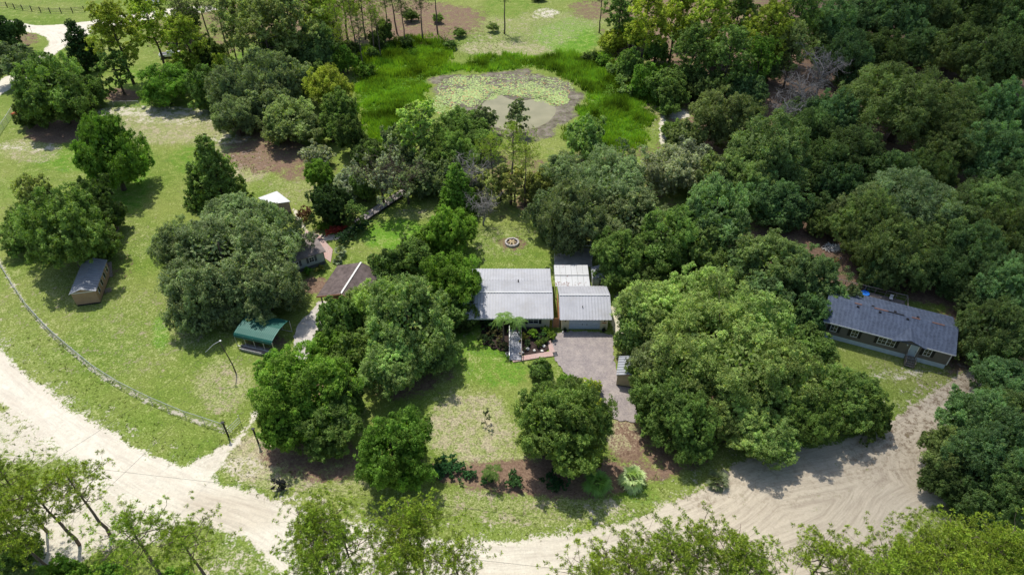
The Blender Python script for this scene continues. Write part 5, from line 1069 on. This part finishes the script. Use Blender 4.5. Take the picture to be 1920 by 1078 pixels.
# overhead wires
def wire(a, b, z, label, sag=.6, r=.013):
    A = P(*a, z); B = P(*b, z); pts = []
    for k in range(25): t_ = k/24; q = A.lerp(B, t_); q.z -= sag*4*t_*(1-t_); pts.append(q-A)
    o = MB().tube(pts, r, 5).build('overhead_wire', M_BLACK); o.location = A; setp(o, label, 'wire', 'overhead wires')
wire((-160, 835), (900, 955), 8.0, 'overhead wire crossing the sand road from left edge to the round bush')
wire((470, 893), (1150, 985), 8.3, 'pale overhead wire passing in front of the bright tree at lower left')
wire((600, 1012), (1400, 1098), 8.0, 'overhead wire over the sand road at bottom centre')
wire((20, 912), (420, 640), 8.6, 'thin wire crossing the left road bend, the farther of two')
wire((120, 990), (460, 655), 8.6, 'thin wire crossing the left road bend, the nearer of two')
# vehicles and roofs glimpsed between trees at top left
def pickup(p, rz, label, col, cat='truck', name='pickup_truck'):
    e = empty(name, (p.x, p.y, 0), rz, label, cat); m = col
    child('body', e, MB().hexa([(-2.6,-.92,.45),(2.6,-.92,.45),(2.6,.92,.45),(-2.6,.92,.45)], [(-2.6,-.95,1.05),(2.5,-.95,1.05),(2.5,.95,1.05),(-2.6,.95,1.05)]), m)
    child('cab', e, MB().hexa([(-.7,-.88,1.05),(1.5,-.88,1.05),(1.5,.88,1.05),(-.7,.88,1.05)], [(-.5,-.72,1.8),(.85,-.72,1.8),(.85,.72,1.8),(-.5,.72,1.8)]), m)
    child('windscreen', e, MB().slab([(.90,-.66,1.76),(1.46,-.8,1.12),(1.46,.8,1.12),(.90,.66,1.76)], .02), M_GLASS); child('cargo_bed', e, MB().box(-2.5,-.75,-.8,.8,1.052,1.07), M_DGREY)
    for x_ in (-1.65, 1.65):
        for y_ in (-.98, .78): child('wheel', e, MB().tube([(x_, y_, .38), (x_, y_+.2, .38)], .38, 12), M_BLACK)
    for y_ in (-.7, .7): child('headlight', e, MB().box(2.51, 2.57, y_-.15, y_+.15, .75, .92), M_ROCK)
M_CAR = simple('white_car_paint', (.78,.78,.78), .25, .6, .05)
pickup(P(320, 107), .3, 'white pickup glimpsed between the trees at upper left', M_CAR); pickup(P(286, 8), 2.9, 'white pickup on the far road at the top left of the scene', M_CAR)

# ------------------------------------------------------------------ palms and garden plants
def frond(vs, fs, ti, base, az, L_, rise, droop, rs, n=16, leaf=.42, wid=.035):
    pts = []; d = np.array([math.cos(az), math.sin(az)])
    for k in range(n+1):
        t_ = k/n; pts.append(np.array([*(d*L_*t_*.92), rise*t_-droop*t_*t_])+base)
    for k in range(n):
        a, b = pts[k], pts[k+1]; ax = norm(b-a); sd_ = norm(np.cross(ax, [0, 0, 1.0]))
        w = .03; bb = len(vs); vs += [a-sd_*w, a+sd_*w, b+sd_*w*.8, b-sd_*w*.8]; fs.append((bb, bb+1, bb+2, bb+3)); ti += [.5]*4
        if k < 2: continue
        ll = leaf*math.sin(PI*min(1, (k+1)/n*.85+.12))
        for s in (-1, 1):
            for _ in range(2):
                o_ = a+(b-a)*rs.random(); tip = o_+sd_*s*ll+ax*ll*.5-np.array([0, 0, ll*.45*rs.random()]); m_ = (o_+tip)/2+np.array([0,0,.03]); bb = len(vs)
                vs += [o_, m_-ax*wid, tip, m_+ax*wid]; fs.append((bb, bb+1, bb+2, bb+3)); tt = .35+.5*rs.random(); ti += [tt]*4
def palm(px_, py_, h, L_, nf, label, seed, rise=1.4, droop=2.2, col=(.09,.17,.035), tr=.13, stems=1, name='palm_tree'):
    p = P(px_, py_); e = empty(name, (p.x, p.y, zat(p.x, p.y)), 0, label, 'palm'); rs = np.random.default_rng(seed); vs, fs, ti = [], [], []
    for s in range(stems):
        ox, oy = (rs.normal(0, .5, 2) if stems > 1 else (0, 0)); hh_ = h*rs.uniform(.8, 1.1) if stems > 1 else h
        child('trunk', e, MB().tube([(ox*.4, oy*.4, -.2), (ox*.7, oy*.7, hh_*.5), (ox, oy, hh_)], [tr*1.25, tr, tr*.8], 8), M_PBARK)
        for k in range(nf): frond(vs, fs, ti, np.array([ox, oy, hh_]), k*2.4+rs.normal(0, .2), L_*rs.uniform(.8, 1.1), rise*rs.uniform(.5, 1.3), droop*rs.uniform(.6, 1.15), rs)
    o = link('fronds', np_mesh('fronds', np.array(vs), np.array(fs), M_LEAF, dict(tint=ti, warm=np.zeros(len(ti)))), e); o.color = (*col, 1)
palm(944, 642, 5.2, 2.1, 17, 'tall feathery palm left of the entry ramp by the porch', 1, 1.9, 2.6, (.20,.33,.07)); palm(970, 628, 3.0, 2.1, 13, 'arching feathery palm at the porch corner right of the ramp', 2, 1.2, 2.6, (.17,.29,.07), .12, 1)
palm(925, 903, 2.4, 1.7, 13, 'small slender palm in the front mulch strip', 3, .9, 1.6, (.12,.19,.04), .08)
def fan_palm(px_, py_, r, label, seed, col, n=46, h=.9):
    p = P(px_, py_); e = empty('palmetto', (p.x, p.y, zat(p.x, p.y)), 0, label, 'palm'); rs = np.random.default_rng(seed); vs, fs, ti = [], [], []
    child('trunk', e, MB().cyl((0,0), .25, -.2, h, 8, .18), M_PBARK)
    for k in range(n):
        az = k*2.4+rs.normal(0, .1); el_ = 1.4-1.9*(k/n)+rs.normal(0, .3); d = np.array([math.cos(az)*math.cos(el_), math.sin(az)*math.cos(el_), math.sin(el_)]); hub = np.array([0, 0, h])+d*r*.55*rs.uniform(.55, 1.2); sd_ = norm(np.cross(d, [0, 0, 1.0])+rs.normal(0, .45, 3)); sd_ = norm(sd_-d*np.dot(sd_, d)); up = np.cross(sd_, d)
        bb = len(vs); vs += [np.array([0,0,h])-sd_*.02, np.array([0,0,h])+sd_*.02, hub+sd_*.02, hub-sd_*.02]; fs.append((bb, bb+1, bb+2, bb+3)); ti += [.4]*4; tb_ = rs.random()*.3
        for j in range(15):
            a = (j-7)/7*1.35; dd_ = d*math.cos(a)+sd_*math.sin(a); ln = r*.55*rs.uniform(.6, 1.2); tip = hub+dd_*ln-np.array([0, 0, ln*.38]); m_ = hub+dd_*ln*.55-np.array([0,0,ln*.08]); pr_ = norm(np.cross(dd_, up))*.05; bb = len(vs); vs += [hub, m_-pr_, tip, m_+pr_]; fs.append((bb, bb+1, bb+2, bb+3)); q = .45+tb_+.2*rs.random(); ti += [q*.7, q, q*1.2, q]
    o = link('fronds', np_mesh('fronds', np.array(vs), np.array(fs), M_NEEDLE, dict(tint=np.clip(ti, 0, 1), warm=np.zeros(len(ti)))), e); o.color = (*col, 1)
fan_palm(1185, 905, 1.8, 'pale silvery fan palmetto at the right of the front mulch strip', 4, (.42,.50,.24), 50, 1.1); fan_palm(1118, 912, 1.9, 'dark glossy fan-leaved shrub left of the pale palmetto', 5, (.16,.28,.07), 48, 1.0)
fan_palm(1345, 905, 1.6, 'dark scrubby palmetto at the edge of the sand lane', 6, (.15,.18,.09), 34, .4); fan_palm(640, 478, 1.1, 'pale yucca-like clump between patio and pavilion', 7, (.26,.30,.17), 40, .9)
fan_palm(634, 492, .9, 'low pale yucca clump nearest the pavilion roof', 17, (.22,.26,.14), 30, .5)
# hedges and garden shrubs
def hedge(pxs, w, h, label, col, seed, cat='hedge'):
    pts = [P(*q) for q in pxs]; e = empty('hedge', (pts[0].x, pts[0].y, 0), 0, label, cat); rs = np.random.default_rng(seed); lobes = []; mb = MB()
    for a, b in zip(pts[:-1], pts[1:]):
        L_ = (b-a).length
        for k in range(int(L_*w*h*4)+int(w*w*3.5)+4):
            t_ = rs.random(); c = a.lerp(b, t_)-pts[0]; lobes.append((np.array([c.x+rs.normal(0, w)*.33, c.y+rs.normal(0, w)*.33, h*rs.uniform(.35, .9)]), .38*rs.uniform(.7, 1.2), np.array([0, 0, 1.])))
        for k in range(int(L_)+1): c = a.lerp(b, k/max(1, int(L_)))-pts[0]; limb(mb, (c.x, c.y, -.1), (c.x, c.y, h*.7), .04, .02, rs, 2, n=5)
    child('stems', e, mb, M_BARK); v, f, ti, wa = lobes_to_leaves(lobes, rs, 7, 24, (.07, .13)); o = link('foliage', np_mesh('foliage', v, f, M_LEAF, dict(tint=ti, warm=wa)), e); o.color = (*col, 1)
hedge([(638,458),(665,440),(688,428)], 1.8, 1.4, 'dark green clipped hedge along the upper garden lawn', (.045,.10,.035), 21); hedge([(592,430),(612,428),(642,415)], 1.6, 1.0, 'yellow-green low hedge below the dark round tree', (.12,.21,.02), 22)
hedge([(620,442),(634,436),(640,430)], 1.3, 1.1, 'red-leaved shrub row by the brick patio', (.34,.06,.045), 23, 'shrub'); hedge([(568,412),(580,405)], 2.2, 1.6, 'coppery brown shrub behind the brick patio', (.20,.11,.06), 24, 'shrub')
hedge([(820,880),(838,876),(858,883)], 2.2, .6, 'spreading low green juniper left end of the front mulch strip', (.05,.14,.045), 25, 'shrub'); hedge([(830,895),(834,890)], 1.2, .5, 'low green juniper just below the spreading one', (.05,.14,.045), 35, 'shrub')
for i, (a_, b_, w_, h_, lab, c_) in enumerate([(884,893,1.3,.6,'low green mound shrub, leftmost single one in the front mulch strip',(.06,.15,.05)),(911,898,1.4,.7,'green mound shrub left of the small palm',(.05,.13,.04)),(966,905,2.0,1.0,'larger round green mound shrub right of the small palm',(.07,.15,.045)),(1040,905,2.4,.5,'flat dark groundcover mound under the front oak',(.04,.10,.035)),(1000,632,1.3,1.1,'bright lime rounded shrub by the porch window',(.17,.30,.03)),(1024,624,1.0,.9,'bright green shrub at the house corner beside the gate',(.14,.24,.03)),(1032,634,1.0,.8,'yellow-green shrub at the pavers edge of the mulch bed',(.16,.25,.03)),(1009,646,.9,.6,'small yellow-green shrub mid mulch bed',(.16,.22,.04)),(1020,642,.8,.5,'small green shrub near the brick path corner',(.12,.20,.04)),(980,640,.9,.7,'golden shrub right beside the entry ramp',(.22,.22,.04)),(988,648,.9,.6,'small dark shrub behind the big white rock',(.05,.09,.03)),(926,628,1.6,.8,'brownish shrub left of the tall porch palm',(.14,.13,.05)),(905,610,2.4,1.8,'dark green shrub against the porch under the tree',(.05,.10,.03)),(938,608,1.4,.9,'low dark shrub against the porch deck under the palms',(.05,.09,.03)),(915,640,1.6,.7,'dark low shrub at the shaded left of the mulch bed',(.05,.09,.03)),(940,650,1.2,.5,'small dusty shrub just left of the ramp rail',(.12,.13,.06)),(1016,634,1.0,.7,'dark glossy shrub between the two lime shrubs',(.05,.11,.03)),(925,615,2.0,2.0,'leafy green shrub between porch palm and tree',(.07,.14,.04)),(580,512,1.1,.9,'small bright green bush in the orange mulch by the cottage',(.10,.24,.03)),(598,508,1.0,.6,'yellowish bush right of the bright one by the cottage',(.20,.22,.05))]):
    hedge([(a_-2, b_), (a_+2, b_)], w_, h_, lab, c_, 40+i, 'shrub')
# sapling on front lawn
p = P(911, 792); e = empty('sapling', (p.x, p.y, 0), 0, 'thin leaning dark sapling alone on the front lawn', 'tree'); rs = np.random.default_rng(9); mb = MB(); limb(mb, (0,0,-.1), (-.25,0,2.6), .05, .02, rs, 4); child('trunk', e, mb, M_BARK)
lob = [(np.array([-.1+rs.normal(0,.25), rs.normal(0,.25), z_]), .28, np.array([0,0,1.])) for z_ in (.5,.7,.9,1.9,2.1,2.4,2.6)]; v, f, ti, wa = lobes_to_leaves(lob, rs, 5, 12, (.07,.12)); o = link('crown', np_mesh('crown', v, f, M_LEAF, dict(tint=ti, warm=wa)), e); o.color = (.06,.09,.04,1)
# dark scrub at the road edge
hedge([(519,916),(531,914)], 1.0, 1.1, 'dark dead scrub bush on the road edge below the bright tree', (.035,.04,.04), 70, 'shrub')
